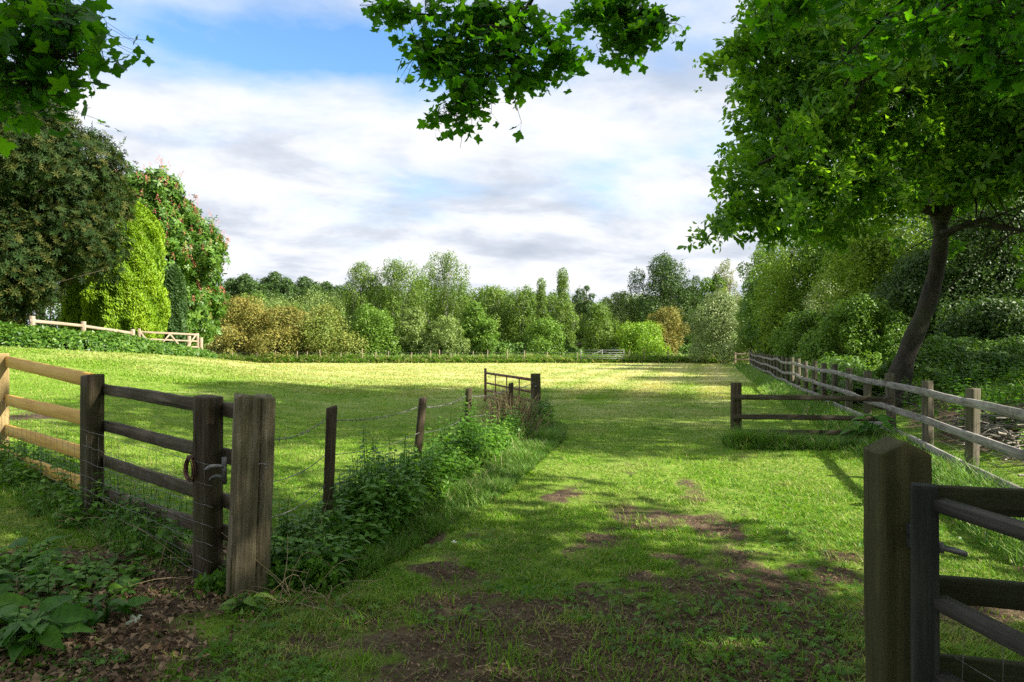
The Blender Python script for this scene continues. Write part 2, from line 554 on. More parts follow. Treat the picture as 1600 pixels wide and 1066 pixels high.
M['rust'] = leaf_mat('rusty hawthorn leaves', (0.06, 0.11, 0.015), (0.19, 0.18, 0.035), (0.33, 0.25, 0.06), .25, .6, .8, (1.1, 1, .6), nscale=.45)
M['tan'] = leaf_mat('tan green hawthorn leaves', (0.06, 0.12, 0.015), (0.15, 0.20, 0.035), (0.31, 0.29, 0.07), .25, .6, .8, (1.1, 1, .6), nscale=.45)
M['lime'] = leaf_mat('lime green leaves', (0.08, 0.17, 0.012), (0.17, 0.29, 0.02), (0.29, 0.42, 0.04), .3, .5, .4)
M['yellowgreen'] = leaf_mat('yellow green leaves', (0.07, 0.13, 0.012), (0.15, 0.24, 0.02), (0.28, 0.38, 0.04), .35, .5, .6, nscale=.5)
M['blossom'] = leaf_mat('white blossom and leaves', (0.07, 0.13, 0.025), (0.17, 0.24, 0.07), (0.46, 0.50, 0.28), .25, .5, .4, (1, 1, .8))
M['white'] = leaf_mat('white blossom', (0.5, 0.52, 0.42), (0.6, 0.62, 0.5), (0.7, 0.7, 0.6), .2, .6, .3, (1, 1, 1))
M['drystalk'] = leaf_mat('dry brown stalks', (0.14, 0.10, 0.06), (0.26, 0.19, 0.11), (0.42, 0.33, 0.20), .15, .8, .3, (1, 1, .8), nscale=3)
M['litter'] = leaf_mat('leaf litter', (0.045, 0.025, 0.013), (0.13, 0.075, 0.04), (0.30, 0.20, 0.12), .05, .8, .2, (1, 1, 1), nscale=3)
M['bark'] = bark_mat('grey brown bark', (0.025, 0.020, 0.014), (0.10, 0.08, 0.055), .5)
M['barkdark'] = bark_mat('dark bark', (0.012, 0.010, 0.007), (0.045, 0.036, 0.026), .3)
M['barkpale'] = bark_mat('pale birch bark', (0.10, 0.09, 0.08), (0.38, 0.36, 0.32), .1)
M['deadwood'] = bark_mat('dead wood', (0.12, 0.10, 0.08), (0.34, 0.30, 0.25), .15)
M['wood_old_x'] = wood_mat('old brown rail', (0.026, 0.018, 0.012), (0.080, 0.057, 0.041), (0.19, 0.15, 0.12), 'X', .35, .8, blotch=.25, blotch_col=(.2, .2, .18))
M['wood_old_z'] = wood_mat('old brown post', (0.022, 0.015, 0.009), (0.072, 0.050, 0.034), (0.16, 0.125, 0.095), 'Z', .55, .8, algae_col=(.05, .055, .015))
M['gatepost_wood'] = wood_mat('weathered gate post', (0.055, 0.042, 0.026), (0.20, 0.16, 0.105), (0.37, 0.32, 0.235), 'Z', .55, .9, algae_col=(.10, .10, .035), fine=1.3, knots=.0)
M['pale_x'] = wood_mat('new pine rail', (0.48, 0.26, 0.055), (0.68, 0.40, 0.095), (0.76, 0.50, 0.15), 'X', 0, .1, rough=.6, fine=.8)
M['pale_z'] = wood_mat('new pine post', (0.30, 0.20, 0.08), (0.45, 0.32, 0.14), (0.55, 0.42, 0.2), 'Z', .2, .1, rough=.6)
M['silver_x'] = wood_mat('silvered rail', (0.08, 0.072, 0.065), (0.24, 0.22, 0.205), (0.42, 0.40, 0.38), 'X', .12, .8, blotch=.35, blotch_col=(.46, .45, .42))
M['silver_z'] = wood_mat('silvered post', (0.05, 0.042, 0.032), (0.12, 0.10, 0.08), (0.22, 0.19, 0.15), 'Z', .5, .7)
M['farpale_x'] = wood_mat('pale field fence rail', (0.22, 0.165, 0.12), (0.34, 0.27, 0.20), (0.43, 0.35, 0.27), 'X', 0, .2)
M['farpale_z'] = wood_mat('pale field fence post', (0.22, 0.165, 0.12), (0.34, 0.27, 0.20), (0.43, 0.35, 0.27), 'Z', 0, .2)
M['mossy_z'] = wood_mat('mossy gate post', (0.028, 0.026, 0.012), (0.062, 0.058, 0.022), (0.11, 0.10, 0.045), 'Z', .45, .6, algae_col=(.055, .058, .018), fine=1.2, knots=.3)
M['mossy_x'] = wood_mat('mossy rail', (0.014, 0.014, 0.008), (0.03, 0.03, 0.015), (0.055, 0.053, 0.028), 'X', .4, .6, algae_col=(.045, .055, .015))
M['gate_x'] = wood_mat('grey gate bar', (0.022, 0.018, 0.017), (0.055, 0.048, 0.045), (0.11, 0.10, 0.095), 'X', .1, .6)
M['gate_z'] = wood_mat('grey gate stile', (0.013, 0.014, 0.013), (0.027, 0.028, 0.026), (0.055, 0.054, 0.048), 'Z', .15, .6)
M['iron'] = metal_mat('weathered iron', (0.05, 0.05, 0.05), (0.22, 0.22, 0.22), .55, .7)
M['rust_iron'] = metal_mat('rusty painted tube', (0.08, 0.045, 0.03), (0.24, 0.11, 0.08), .7, .3, 14)
M['galv'] = metal_mat('galvanised metal', (0.14, 0.145, 0.15), (0.24, 0.245, 0.25), .6, .4)
M['wire'] = metal_mat('fence wire', (0.10, 0.095, 0.09), (0.30, 0.29, 0.28), .6, .5, 40)

def ground_mat():
    m, t = new_mat('meadow ground')
    out = t.n('ShaderNodeOutputMaterial')
    geo = t.n('ShaderNodeNewGeometry')
    P = geo.outputs['Position']
    dirt = t.n('ShaderNodeAttribute', attribute_name='dirt').outputs['Fac']
    dry = t.n('ShaderNodeAttribute', attribute_name='dry').outputs['Fac']
    n1 = t.noise(P, 6.0, 7, 0.7)
    n2 = t.noise(P, 45.0, 4, 0.7)
    n3 = t.noise(P, 1.1, 5, 0.6, 0.3)
    # mown swathes: short streaks of clippings across the field
    sw = t.noise(P, 1.0, 6, 0.65, 0.8, (1.1, 2.6, 1))
    g = t.math('ADD', t.math('MULTIPLY', n1, .4), t.math('ADD', t.math('MULTIPLY', n2, .25), t.math('MULTIPLY', n3, .35)))
    green = t.ramp(g, [(0.32, (0.06, 0.12, 0.012)), (0.5, (0.15, 0.25, 0.025)), (0.66, (0.24, 0.34, 0.05))])
    strw = t.ramp(t.math('ADD', t.math('MULTIPLY', sw, .6), t.math('MULTIPLY', n1, .4)),
                  [(0.33, (0.26, 0.30, 0.09)), (0.5, (0.46, 0.47, 0.18)), (0.66, (0.60, 0.57, 0.29))])
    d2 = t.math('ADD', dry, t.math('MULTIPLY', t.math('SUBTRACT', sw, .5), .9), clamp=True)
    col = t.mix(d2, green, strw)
    earth = t.ramp(t.math('ADD', t.math('MULTIPLY', n2, .5), t.math('MULTIPLY', n1, .5)),
                   [(0.35, (0.040, 0.027, 0.017)), (0.5, (0.095, 0.066, 0.042)), (0.68, (0.20, 0.15, 0.10))])
    df = t.math('ADD', dirt, t.math('MULTIPLY', t.math('SUBTRACT', n1, .5), .7))
    df = t.ramp(df, [(0.30, 0.0), (0.62, 1.0)])
    col = t.mix(df, col, earth)
    pr = t.n('ShaderNodeBsdfPrincipled'); pr.inputs['Roughness'].default_value = 0.95
    pr.inputs['Specular IOR Level'].default_value = 0.1
    t.l(col, pr.inputs['Base Color'])
    bp = t.n('ShaderNodeBump'); bp.inputs['Strength'].default_value = 0.8; bp.inputs['Distance'].default_value = 0.05
    t.l(t.math('ADD', n1, t.math('MULTIPLY', n2, .35)), bp.inputs['Height']); t.l(bp.outputs[0], pr.inputs['Normal'])
    t.l(pr.outputs[0], out.inputs[0])
    return m
M['ground'] = ground_mat()

# ------------------------------------------------------------------ ground
def dirt_mask(x, y):
    x = np.asarray(x, float); y = np.asarray(y, float)
    d = np.zeros_like(x)
    for cx, cy, rx, ry, a in [(-2.6, 4.3, 1.2, 0.95, 1.6), (-2.3, 3.6, 1.0, .5, 1.1), (0.5, 3.5, 2.0, 1.0, 1.25), (1.0, 4.6, 1.3, .5, .62), (-0.50, 5.0, 0.18, 0.6, .85),
                              (1.72, 4.3, 0.42, 0.38, 1.05), (2.1, 3.7, 0.55, 0.3, .95), (-1.3, 3.5, 0.9, 0.35, .8),
                              (1.48, 8.5, 0.2, 0.9, .45), (1.1, 6.4, 0.5, 0.6, .42), (-0.1, 4.3, .35, .3, .8), (0.35, 7.0, .4, 0.9, .40),
                              (-9.5, 11.5, 2.0, 1.2, .75), (0.75, 4.6, .35, .35, .7), (2.2, 5.3, .5, .3, .45), (0.5, 5.5, .6, .5, .45), (1.3, 5.0, .3, .2, .6),
                              (4.0, 11.0, 0.5, 0.15, .5), (3.4, 9.9, 0.25, 0.18, .6)]:
        d = np.maximum(d, a * np.exp(-(((x - cx) / rx) ** 2 + ((y - cy) / ry) ** 2) * .8))
    for pts in ([(-.25, 3.6), (-.5, 5.0), (.1, 6.6), (.9, 8.5), (1.7, 11.5)], [(1.9, 3.4), (1.7, 4.3), (1.8, 6.6), (2.15, 9.5), (2.8, 13)]):
        p = np.array(pts); lx = np.interp(y, p[:, 1], p[:, 0])
        d = np.maximum(d, (.66 - .035 * y) * np.exp(-((x - lx) / .24) ** 2) * sstep(13, 8, y) * sstep(3, 3.6, y))
    # woodland floor beyond the right-hand fence and in front of the camera
    dd = x - fence_x(y)
    d = np.maximum(d, .8 * sstep(0.3, 1.5, dd) * sstep(75, 55, y))
    d = np.maximum(d, .75 * sstep(3.2, 1.0, y))
    nn = fbm(x + .35 * fbm(x, y, 2.2, 33, 2), y, 1.9, 21, 5)
    d = d * .88 + (nn - .5) * 2.1 * sstep(0.02, .35, d) + (fbm(x, y, 7, 25, 2) - .5) * .35
    d = d + .5 * sstep(.60, .72, fbm(x, y, 2.6, 29, 4)) * sstep(9, 5, y)
    d = np.maximum(d, .95 * np.exp(-(((x + 2.35) / .75) ** 2 + ((y - 4.45) / .5) ** 2) ** 2))
    return np.clip(d, 0, 1)

def dry_mask(x, y):
    x = np.asarray(x, float); y = np.asarray(y, float)
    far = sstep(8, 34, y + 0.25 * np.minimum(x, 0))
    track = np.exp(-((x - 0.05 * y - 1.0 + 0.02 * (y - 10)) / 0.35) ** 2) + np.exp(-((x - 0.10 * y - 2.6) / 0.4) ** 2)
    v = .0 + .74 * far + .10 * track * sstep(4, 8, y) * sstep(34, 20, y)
    v = v + (fbm(x, y, .6, 41) - .5) * .7 + (fbm(x * .35 + y * .1, y * 1.6, 1.2, 47) - .5) * .5 * sstep(10, 24, y) + (fbm(x * .5, y * 2.2, .5, 44) - .5) * .35 * far
    # mown stripes running away from the viewer along the right-hand fence
    s = np.sin((x - .29 * y) * 2.6 + 1.0) * .30 * sstep(12, 25, y) * sstep(-18, 4, x - .2 * y)
    v = v + s
    # greener along the mound on the left and next to the fences
    v = v - .25 * np.exp(-((x + 12) / 9) ** 2 - ((y - 17) / 11) ** 2)
    dd = fence_x(y) - x
    v = v - .35 * sstep(2.2, .4, dd)
    return np.clip(v, 0, 1)

def axis_pts(lo, hi, c, fine, n_each):
    """grid lines, closely spaced round c"""
    k = 2.6
    a = np.linspace(0, 1, n_each)
    f = np.sinh(a * 6.2) / math.sinh(6.2)
    up = c + np.maximum(f * (hi - c), a * fine * n_each)
    dn = c - np.maximum(f * (c - lo), a * fine * n_each)
    return np.unique(np.concatenate([dn, up]))
gx = axis_pts(-500, 500, 0, .035, 240)
gy = axis_pts(-300, 900, 4, .035, 240)
GX, GY = np.meshgrid(gx, gy)
GZ = ground(GX, GY)
near = sstep(14, 5, np.hypot(GX, GY))
GZ = GZ + (fbm(GX, GY, 3.2, 51, 3) - .5) * .045 * near + (fbm(GX, GY, 11, 55, 2) - .5) * .02 * near
ny, nx = GX.shape
idx = np.arange(nx * ny).reshape(ny, nx)
Q = np.stack([idx[:-1, :-1], idx[:-1, 1:], idx[1:, 1:], idx[1:, :-1]], -1).reshape(-1, 4)
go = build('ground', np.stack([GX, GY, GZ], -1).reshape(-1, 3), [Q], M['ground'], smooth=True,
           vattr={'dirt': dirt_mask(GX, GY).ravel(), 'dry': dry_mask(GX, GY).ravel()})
tag(go, 'mown meadow with worn earth patches running to the trees', 'ground', kind='structure')
def gfine(x, y):
    n = sstep(14, 5, np.hypot(x, y))
    return ground(x, y) + (fbm(x, y, 3.2, 51, 3) - .5) * .045 * n + (fbm(x, y, 11, 55, 2) - .5) * .02 * n

# ------------------------------------------------------------------ grass
BLADE = (np.array([[-.5, 0, 0], [.5, 0, 0], [.38, .12, .55], [-.38, .12, .55], [0, .5, 1.0]], float) * np.array([1, 1, 1]),
         [np.array([[0, 1, 2, 3]]), np.array([[3, 2, 4]])])
def blades(x, y, L, W, lean=.6, rng=RNG):
    n = len(x)
    z = gfine(x, y) - .008
    a = rng.random(n) * 2 * PI
    ln = rng.random(n) * lean
    c, s = np.cos(a), np.sin(a)
    T = BLADE[0]
    loc = np.empty((n, 5, 3))
    yy = T[None, :, 1] * (1 + 2.4 * ln[:, None]) * L[:, None]
    xx = T[None, :, 0] * W[:, None]
    zz = T[None, :, 2] * L[:, None] * (1 - .35 * ln[:, None])
    loc[:, :, 0] = xx * c[:, None] - yy * s[:, None] + x[:, None]
    loc[:, :, 1] = xx * s[:, None] + yy * c[:, None] + y[:, None]
    loc[:, :, 2] = zz + z[:, None]
    off = np.arange(n)[:, None] * 5
    q = off + np.array([[0, 1, 2, 3]]); tr = off + np.array([[3, 2, 4]])
    return loc.reshape(-1, 3), q, tr

def lawn():
    n = 900000
    Y0, Y1 = 2.4, 30.0
    u = RNG.random(n)
    Y = 1 / (1 / Y0 - u * (1 / Y0 - 1 / Y1))       # denser close to the viewer
    X = (RNG.random(n) * 2 - 1) * (.80 * Y + .4)
    d = dirt_mask(X, Y)
    tuft = fbm(X, Y, 2.4, 61, 3)
    keep = RNG.random(n) < np.clip(1.10 - 2.0 * d + (tuft - .5) * 1.7, 0.02, 1)
    dd = X - fence_x(Y)
    keep &= (dd < .6) | (RNG.random(n) < .3)
    keep &= ~((X < -1.6) & (Y < 5.4) & (RNG.random(n) < .75))
    X, Y, tuft, d = X[keep], Y[keep], tuft[keep], d[keep]
    m = len(X)
    L = .82 * (.018 + .045 * np.clip(tuft - .25, 0, 1) + .024 * RNG.random(m)) * (1 - .5 * d) * (1 + Y / 60)
    W = .0028 + .00075 * Y * (.6 + .8 * RNG.random(m))
    V, q, tr = blades(X, Y, L, W, .95)
    rnd = np.clip(RNG.random(m) * .7 + (tuft - .35) * .9, 0, 1)
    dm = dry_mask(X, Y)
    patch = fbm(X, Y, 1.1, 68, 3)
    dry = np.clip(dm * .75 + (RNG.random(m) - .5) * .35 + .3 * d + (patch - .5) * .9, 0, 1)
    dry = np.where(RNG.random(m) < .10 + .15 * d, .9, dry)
    # farther out: coarser tufts of cut hay
    n2 = 260000
    u = RNG.random(n2)
    Y2 = 1 / (1 / 20. - u * (1 / 20. - 1 / 62.5)); X2 = (RNG.random(n2) * 2 - 1) * .80 * Y2
    k2 = (X2 < fence_x(Y2) - .6) & (RNG.random(n2) < np.clip((fbm(X2, Y2 * 1.6, .8, 66, 4) - .3) * 2.6, .05, 1))
    X2, Y2 = X2[k2], Y2[k2]; m2 = len(X2)
    V2, q2, tr2 = blades(X2, Y2, (.035 + .04 * RNG.random(m2)) * (1 + Y2 / 80), .012 + .0013 * Y2 * RNG.random(m2), 1.0)
    nb = len(V)
    V = np.vstack([V, V2]); q = np.vstack([q, q2 + nb]); tr = np.vstack([tr, tr2 + nb])
    rnd = np.concatenate([rnd, .3 + .7 * RNG.random(m2)])
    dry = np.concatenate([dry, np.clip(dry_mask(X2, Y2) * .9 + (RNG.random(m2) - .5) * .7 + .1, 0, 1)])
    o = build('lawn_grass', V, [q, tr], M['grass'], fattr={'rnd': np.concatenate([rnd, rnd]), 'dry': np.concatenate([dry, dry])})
    tag(o, 'short mown grass covering the meadow and the track', 'grass', kind='stuff')
lawn()

def tussocks():
    r = np.random.default_rng(81)
    n = 340
    Y = 1 / (1 / 3.0 - r.random(n) * (1 / 3.0 - 1 / 14)); X = (r.random(n) * 2 - 1) * .75 * Y
    k = (X < fence_x(Y) - .3) & (X > -1.5 + .2 * (Y - 4.4)) | (r.random(n) < .15)
    X, Y = X[k], Y[k]
    m = 46
    s = .05 + .09 * r.random(len(X))
    bx = (X[:, None] + r.normal(size=(len(X), m)) * s[:, None]).ravel(); by = (Y[:, None] + r.normal(size=(len(X), m)) * s[:, None]).ravel()
    L = np.repeat(.038 + .045 * r.random(len(X)), m) * (.6 + .6 * r.random(len(bx)))
    V, q, tr = blades(bx, by, L, .0035 + .0007 * by, .7, r)
    rnd = np.clip(np.repeat(.25 + .6 * r.random(len(X)), m) + r.normal(size=len(bx)) * .15, 0, 1)
    dry = np.clip(np.repeat(np.where(r.random(len(X)) < .2, .5, .0), m) + .1 * r.random(len(bx)), 0, 1)
    o = build('grass_tussocks', V, [q, tr], M['grass'], fattr={'rnd': np.concatenate([rnd, rnd]), 'dry': np.concatenate([dry, dry])})
    tag(o, 'brighter tufts of longer grass scattered over the track', 'grass', kind='stuff')
    # clover and small weeds in the turf
    n = 9000
    Y = 1 / (1 / 2.8 - r.random(n) * (1 / 2.8 - 1 / 11)); X = (r.random(n) * 2 - 1) * .75 * Y
    k = fbm(X, Y, 1.4, 83, 3) > .52
    X, Y = X[k], Y[k]
    P = np.stack([X, Y, gfine(X, Y) + .012 + .02 * r.random(len(X))], 1)
    V, Fs, per = scatter(ROSE[0], ROSE[1], P, frames(r.normal(size=P.shape) * .35 + np.array([0, 0, 1]), r), .016 + .018 * r.random(len(P)))
    o = build('clover', V, Fs, M['nettle'], None, fattr={'rnd': r.random(len(P))[per]})
    tag(o, 'clover and small weeds growing through the turf of the track', 'clover', kind='stuff')
tussocks()

def long_grass(name, label, pts, n, L0, L1, width, wmul=1.0, dryp=.08, seed=1, rz=None):
    """tall grass along a polyline"""
    r = np.random.default_rng(seed)
    P = np.asarray(pts, float)
    seg = np.hypot(*(P[1:] - P[:-1]).T); cum = np.concatenate([[0], np.cumsum(seg)])
    # sample more where it is nearer
    s = r.random(n * 2) * cum[-1]
    i = np.clip(np.searchsorted(cum, s) - 1, 0, len(seg) - 1)
    f = (s - cum[i]) / seg[i]
    C = P[i] + (P[i + 1] - P[i]) * f[:, None]
    T = (P[i + 1] - P[i]) / seg[i][:, None]
    w = np.interp(s, cum, width) if np.ndim(width) else width
    off = (r.random(len(s)) * 2 - 1) * w
    X = C[:, 0] - T[:, 1] * off; Y = C[:, 1] + T[:, 0] * off
    dist = np.hypot(X, Y)
    k = r.random(len(s)) < np.clip(dist.min() * 1.6 / dist, .12, 1)
    tuft = fbm(X, Y, 2.6, 71 + seed, 3)
    k &= r.random(len(s)) < np.clip(tuft * 2.2 - .35, .1, 1)
    X, Y, off, tuft = X[k][:n], Y[k][:n], off[k][:n], tuft[k][:n]
    ww = w if not np.ndim(w) else w[k][:n]
    edge = 1 - .55 * np.abs(off / ww) ** 2
    L = (L0 + (L1 - L0) * r.random(len(X)) * tuft * 1.6) * edge
    W = (.004 + .0007 * np.hypot(X, Y)) * (.7 + .6 * r.random(len(X))) * wmul
    V, q, tr = blades(X, Y, L, W, .55, r)
    rnd = np.clip(r.random(len(X)) * .75 + (tuft - .4) * .7, 0, 1)
    dry = np.where(r.random(len(X)) < dryp, .85, .05 + .1 * r.random(len(X)))
    o = build(name, V, [q, tr], M['longgrass'], fattr={'rnd': np.concatenate([rnd, rnd]), 'dry': np.concatenate([dry, dry])})
    tag(o, label, 'grass', kind='stuff')
    return o

long_grass('seeding_grass', 'sparse tall seeding grass standing among the nettles', [(-1.5, 4.9), (-1.0, 6.5), (-.4, 9.0), (.2, 12), (.5, 13.6)], 1500, .35, .62, .34, .7, .45, seed=14)
FX = lambda y: float(fence_x(y))
long_grass('long_grass', 'tall dark green grass under the low wing fence on the right', [(3.4, 10.9), (4.4, 10.75), (5.6, 10.6), (6.0, 10.2)], 8000, .06, .38, .40, seed=2)
long_grass('long_grass', 'rough grass along the foot of the weathered rail fence', [(FX(4) - .25, 4), (FX(9) - .3, 9), (FX(16) - .45, 16), (FX(30) - .6, 30), (FX(51) - .6, 51)], 36000, .10, .42, .55, seed=3)
long_grass('long_grass', 'rough grass spilling from the nettles beside the track', [(-1.35, 4.7), (-.95, 5.9), (-.35, 7.6), (.10, 9.6), (.55, 11.6), (.75, 13.6)], 30000, .08, .26, .34, seed=4)
long_grass('long_grass', 'uncut verge of tall grass along the far edge of the field', [(-30, 63), (-18, 63.3), (0, 63.6), (10, 63.5), (21, 63.0)], 70000, .35, 1.0, 1.5, 3.2, .28, seed=5)
long_grass('long_grass', 'rough grass below the left rail fences', [(-7.5, 9.2), (-5.2, 7.35), (-3.9, 6.2), (-3.0, 5.5), (-2.2, 4.9)], 5000, .06, .26, .22, seed=6)
long_grass('long_grass', 'weedy grass on the wood floor behind the rail fence', [(10.0, 12.5), (13.5, 15), (14.0, 22), (15.5, 30)], 26000, .15, .55, 2.0, 1.6, .05, seed=7)

# ------------------------------------------------------------------ fences
def post_mesh(w, d, h, below=.15, rings=18, k=20, rough=.003, power=5.0, top='flat', crack=None, taper=0.0, seed=0, rot=.0, top_wear=.0, slope=0.0):
    r = np.random.default_rng(seed)
    th = np.arange(k) / k * 2 * PI + rot
    c, s = np.cos(th), np.sin(th)
    rad = (np.abs(c) ** power + np.abs(s) ** power) ** (-1 / power)
    zs = np.concatenate([np.linspace(-below, h - .012, rings), [h]])
    V = []
    ph = r.random(k) * 6
    for i, z in enumerate(zs):
        t = max(0, z / h)
        sc = 1 - taper * t
        if i == len(zs) - 1: sc *= .93
        nz = (vnoise(th * 3, np.full(k, z * 3 + seed), 1.0, seed) - .5) * rough * 2.2 + (r.random(k) - .5) * rough * .5
        rr = rad * sc
        x = c * rr * w / 2 + c * nz; y = s * rr * d / 2 + s * nz
        zz = np.full(k, z)
        if crack is not None:
            for ci in crack:
                wob = 0
                dep = (.040 if k > 60 else .022) * (1 if z > h * .15 else max(0, z / h / .15))
                x[(ci + wob) % k] *= 1 - dep / (w / 2); y[(ci + wob) % k] *= 1 - dep / (d / 2)
        if i == len(zs) - 1 or top_wear:
            q = max(0, (z - h * .9) / (h * .1))
            zz = zz - q * top_wear * vnoise(c * 2.3 + 5, s * 2.3 + 5, 1.0, seed + 3) + q * slope * c
        V.append(np.stack([x, y, zz], 1))
    V = np.concatenate(V)
    m = len(zs)
    i = np.arange(m - 1)[:, None] * k; j = np.arange(k)[None, :]; j2 = (j + 1) % k
    Qd = np.stack([i + j, i + j2, i + k + j2, i + k + j], -1).reshape(-1, 4)
    last = (m - 1) * k
    tp = V[last:].mean(0)
    if top == 'gable':
        # two sloping faces rising to a ridge that runs along y
        ridge = []
        V2 = V.copy()
        hh = .048
        V2[last:, 2] = h - np.abs(V2[last:, 0]) / (w / 2) * hh
        V2[last:, 0] *= 1.0
        V = V2; tp = np.array([0, 0, h])
        V[last - k:last, 2] = np.minimum(V[last - k:last, 2], V[last:, 2] - .004)
    V = np.vstack([V, tp])
    ct = len(V) - 1
    Tr = np.stack([last + np.arange(k), last + (np.arange(k) + 1) % k, np.full(k, ct)], 1)
    return V, [Qd, Tr]

def rail_mesh(L, hgt, th, n=14, bow=0.0, warp=.003, seed=0):
    """board lying along +x from 0 to L"""
    r = np.random.default_rng(seed)
    b = min(th, hgt) * .14
    sec = np.array([[-th / 2 + b, -hgt / 2], [th / 2 - b, -hgt / 2], [th / 2, -hgt / 2 + b], [th / 2, hgt / 2 - b],
                    [th / 2 - b, hgt / 2], [-th / 2 + b, hgt / 2], [-th / 2, hgt / 2 - b], [-th / 2, -hgt / 2 + b]])
    k = 8
    xs = np.linspace(0, L, n)
    V = []
    a, bb = r.random(2) * 9
    for x in xs:
        u = x / L
        dz = -bow * 4 * u * (1 - u) + (vnoise(x * 1.3 + a, 1.1) - .5) * warp * 2
        dy = (vnoise(x * 1.1 + bb, 4.3) - .5) * warp * 3
        q = sec + (r.random((8, 2)) - .5) * warp * .8
        sc = 1 + (vnoise(x * 2.7 + a, 7.7) - .5) * .07
        V.append(np.stack([np.full(8, x), q[:, 0] + dy, q[:, 1] * sc + dz], 1))
    V = np.concatenate(V)
    i = np.arange(n - 1)[:, None] * k; j = np.arange(k)[None, :]; j2 = (j + 1) % k
    Qd = np.stack([i + j, i + k + j, i + k + j2, i + j2], -1).reshape(-1, 4)
    caps = np.array([np.arange(k), ((n - 1) * k + np.arange(k))[::-1]])
    return V, [Qd, caps]

_seed = [100]
def nseed():
    _seed[0] += 1
    return _seed[0]

def add_post(parent, x, y, w, d, h, mat, name='post', lean=(0, 0), rz=0, z=None, label=None, **kw):
    V, Fs = post_mesh(w, d, h, seed=nseed(), **kw)
    o = build(name, V, Fs, mat, parent, smooth=False)
    bz = gz(x, y) if z is None else z
    o.location = Vector((x, y, bz)) - parent.location
    o.rotation_euler = (lean[1], lean[0], rz)
    if label: o['label'] = label
    return o

def add_rail(parent, A, B, hgt, th, mat, name='rail', bow=0.0, warp=.004, n=14, label=None):
    A = Vector(A); B = Vector(B)
    d = B - A
    V, Fs = rail_mesh(d.length, hgt, th, n, bow, warp, nseed())
    o = build(name, V, Fs, mat, parent)
    q = Matrix.Rotation(math.atan2(d.y, d.x), 4, 'Z') @ Matrix.Rotation(-math.atan2(d.z, math.hypot(d.x, d.y)), 4, 'Y')
    o.location = A - parent.location
    o.rotation_euler = q.to_euler()
    if label: o['label'] = label
    return o

def wire_piece(acc, A, B, r=.0016, sag=0.0, n=10, k=5, wob=.004):
    A = np.array(A, float); B = np.array(B, float)
    t = np.linspace(0, 1, n)[:, None]
    P = A * (1 - t) + B * t
    P[:, 2] -= sag * 4 * (t * (1 - t))[:, 0]
    P[1:-1] += (RNG.random((n - 2, 3)) - .5) * wob
    acc.add(*tube(P, r, k))

# --- left: old dark rail fence and gate post
PA = (-3.87, 6.3); PB = (-2.09, 4.70)
FD = Vector((PB[0] - PA[0], PB[1] - PA[1], 0)); FL = FD.length; FD.normalize()
ang = math.atan2(FD.y, FD.x)
NB = Vector((-FD.y, FD.x, 0))     # towards the field
def left_dark_fence():
    t = thing('rail_fence', 'old dark brown four rail fence ending at the thick gate post on the left', 'fence', (PA[0], PA[1], gz(*PA)))
    add_post(t, PA[0], PA[1], .155, .155, 1.33, M['wood_old_z'], rz=ang + .25, power=9, rough=.004, crack=[2], slope=.01)
    add_post(t, PB[0], PB[1], .155, .155, 1.25, M['wood_old_z'], rz=ang + .35, power=9, rough=.004, crack=[11], slope=-.008)
    hz = [(1.20, 1.16), (.85, .845), (.53, .525), (.22, .31)]
    off = NB * .095
    ext = FD * .44
    for a, b in hz:
        A = Vector((PA[0], PA[1], gz(*PA) + a)) + off - FD * .02
        B = Vector((PB[0], PB[1], gz(*PB) + b)) + off
        dz = (b - a) / FL * .44
        add_rail(t, A, B + Vector((ext.x, ext.y, dz)), .098, .042, M['wood_old_x'], bow=.006, n=26, warp=.006)
    A = Vector((PA[0], PA[1], gz(*PA) + .01)) + FD * .55 + off * .6
    B = Vector((PB[0], PB[1], gz(*PB) + .06)) + off * .6 + FD * .5
    add_rail(t, A, B, .13, .035, M['wood_old_x'], name='ground_board', bow=-.01, n=20, warp=.01)
    # stock netting stapled on the near side
    acc = Acc()
    side = -NB * .085
    o = t.location
    hs = [.08, .18, .29, .41, .54, .68, .82]
    for hgt in hs:
        A = Vector((PA[0], PA[1], gz(*PA) + hgt + .02)) + side - FD * .1 - o
        B = Vector((PB[0], PB[1], gz(*PB) + hgt)) + side + FD * .26 - o
        wire_piece(acc, A, B, .0018, .012, 26, 4, .012)
    L = FL + .26
    for u in np.arange(.1, L, .16):
        P = Vector((PA[0], PA[1], gz(*PA))) + FD * u + side - o
        wire_piece(acc, P + Vector((0, 0, .06)), P + Vector((.01, 0, .80)), .0013, 0, 10, 4, .012)
    acc.build('wire_netting', M['wire'], t)
left_dark_fence()

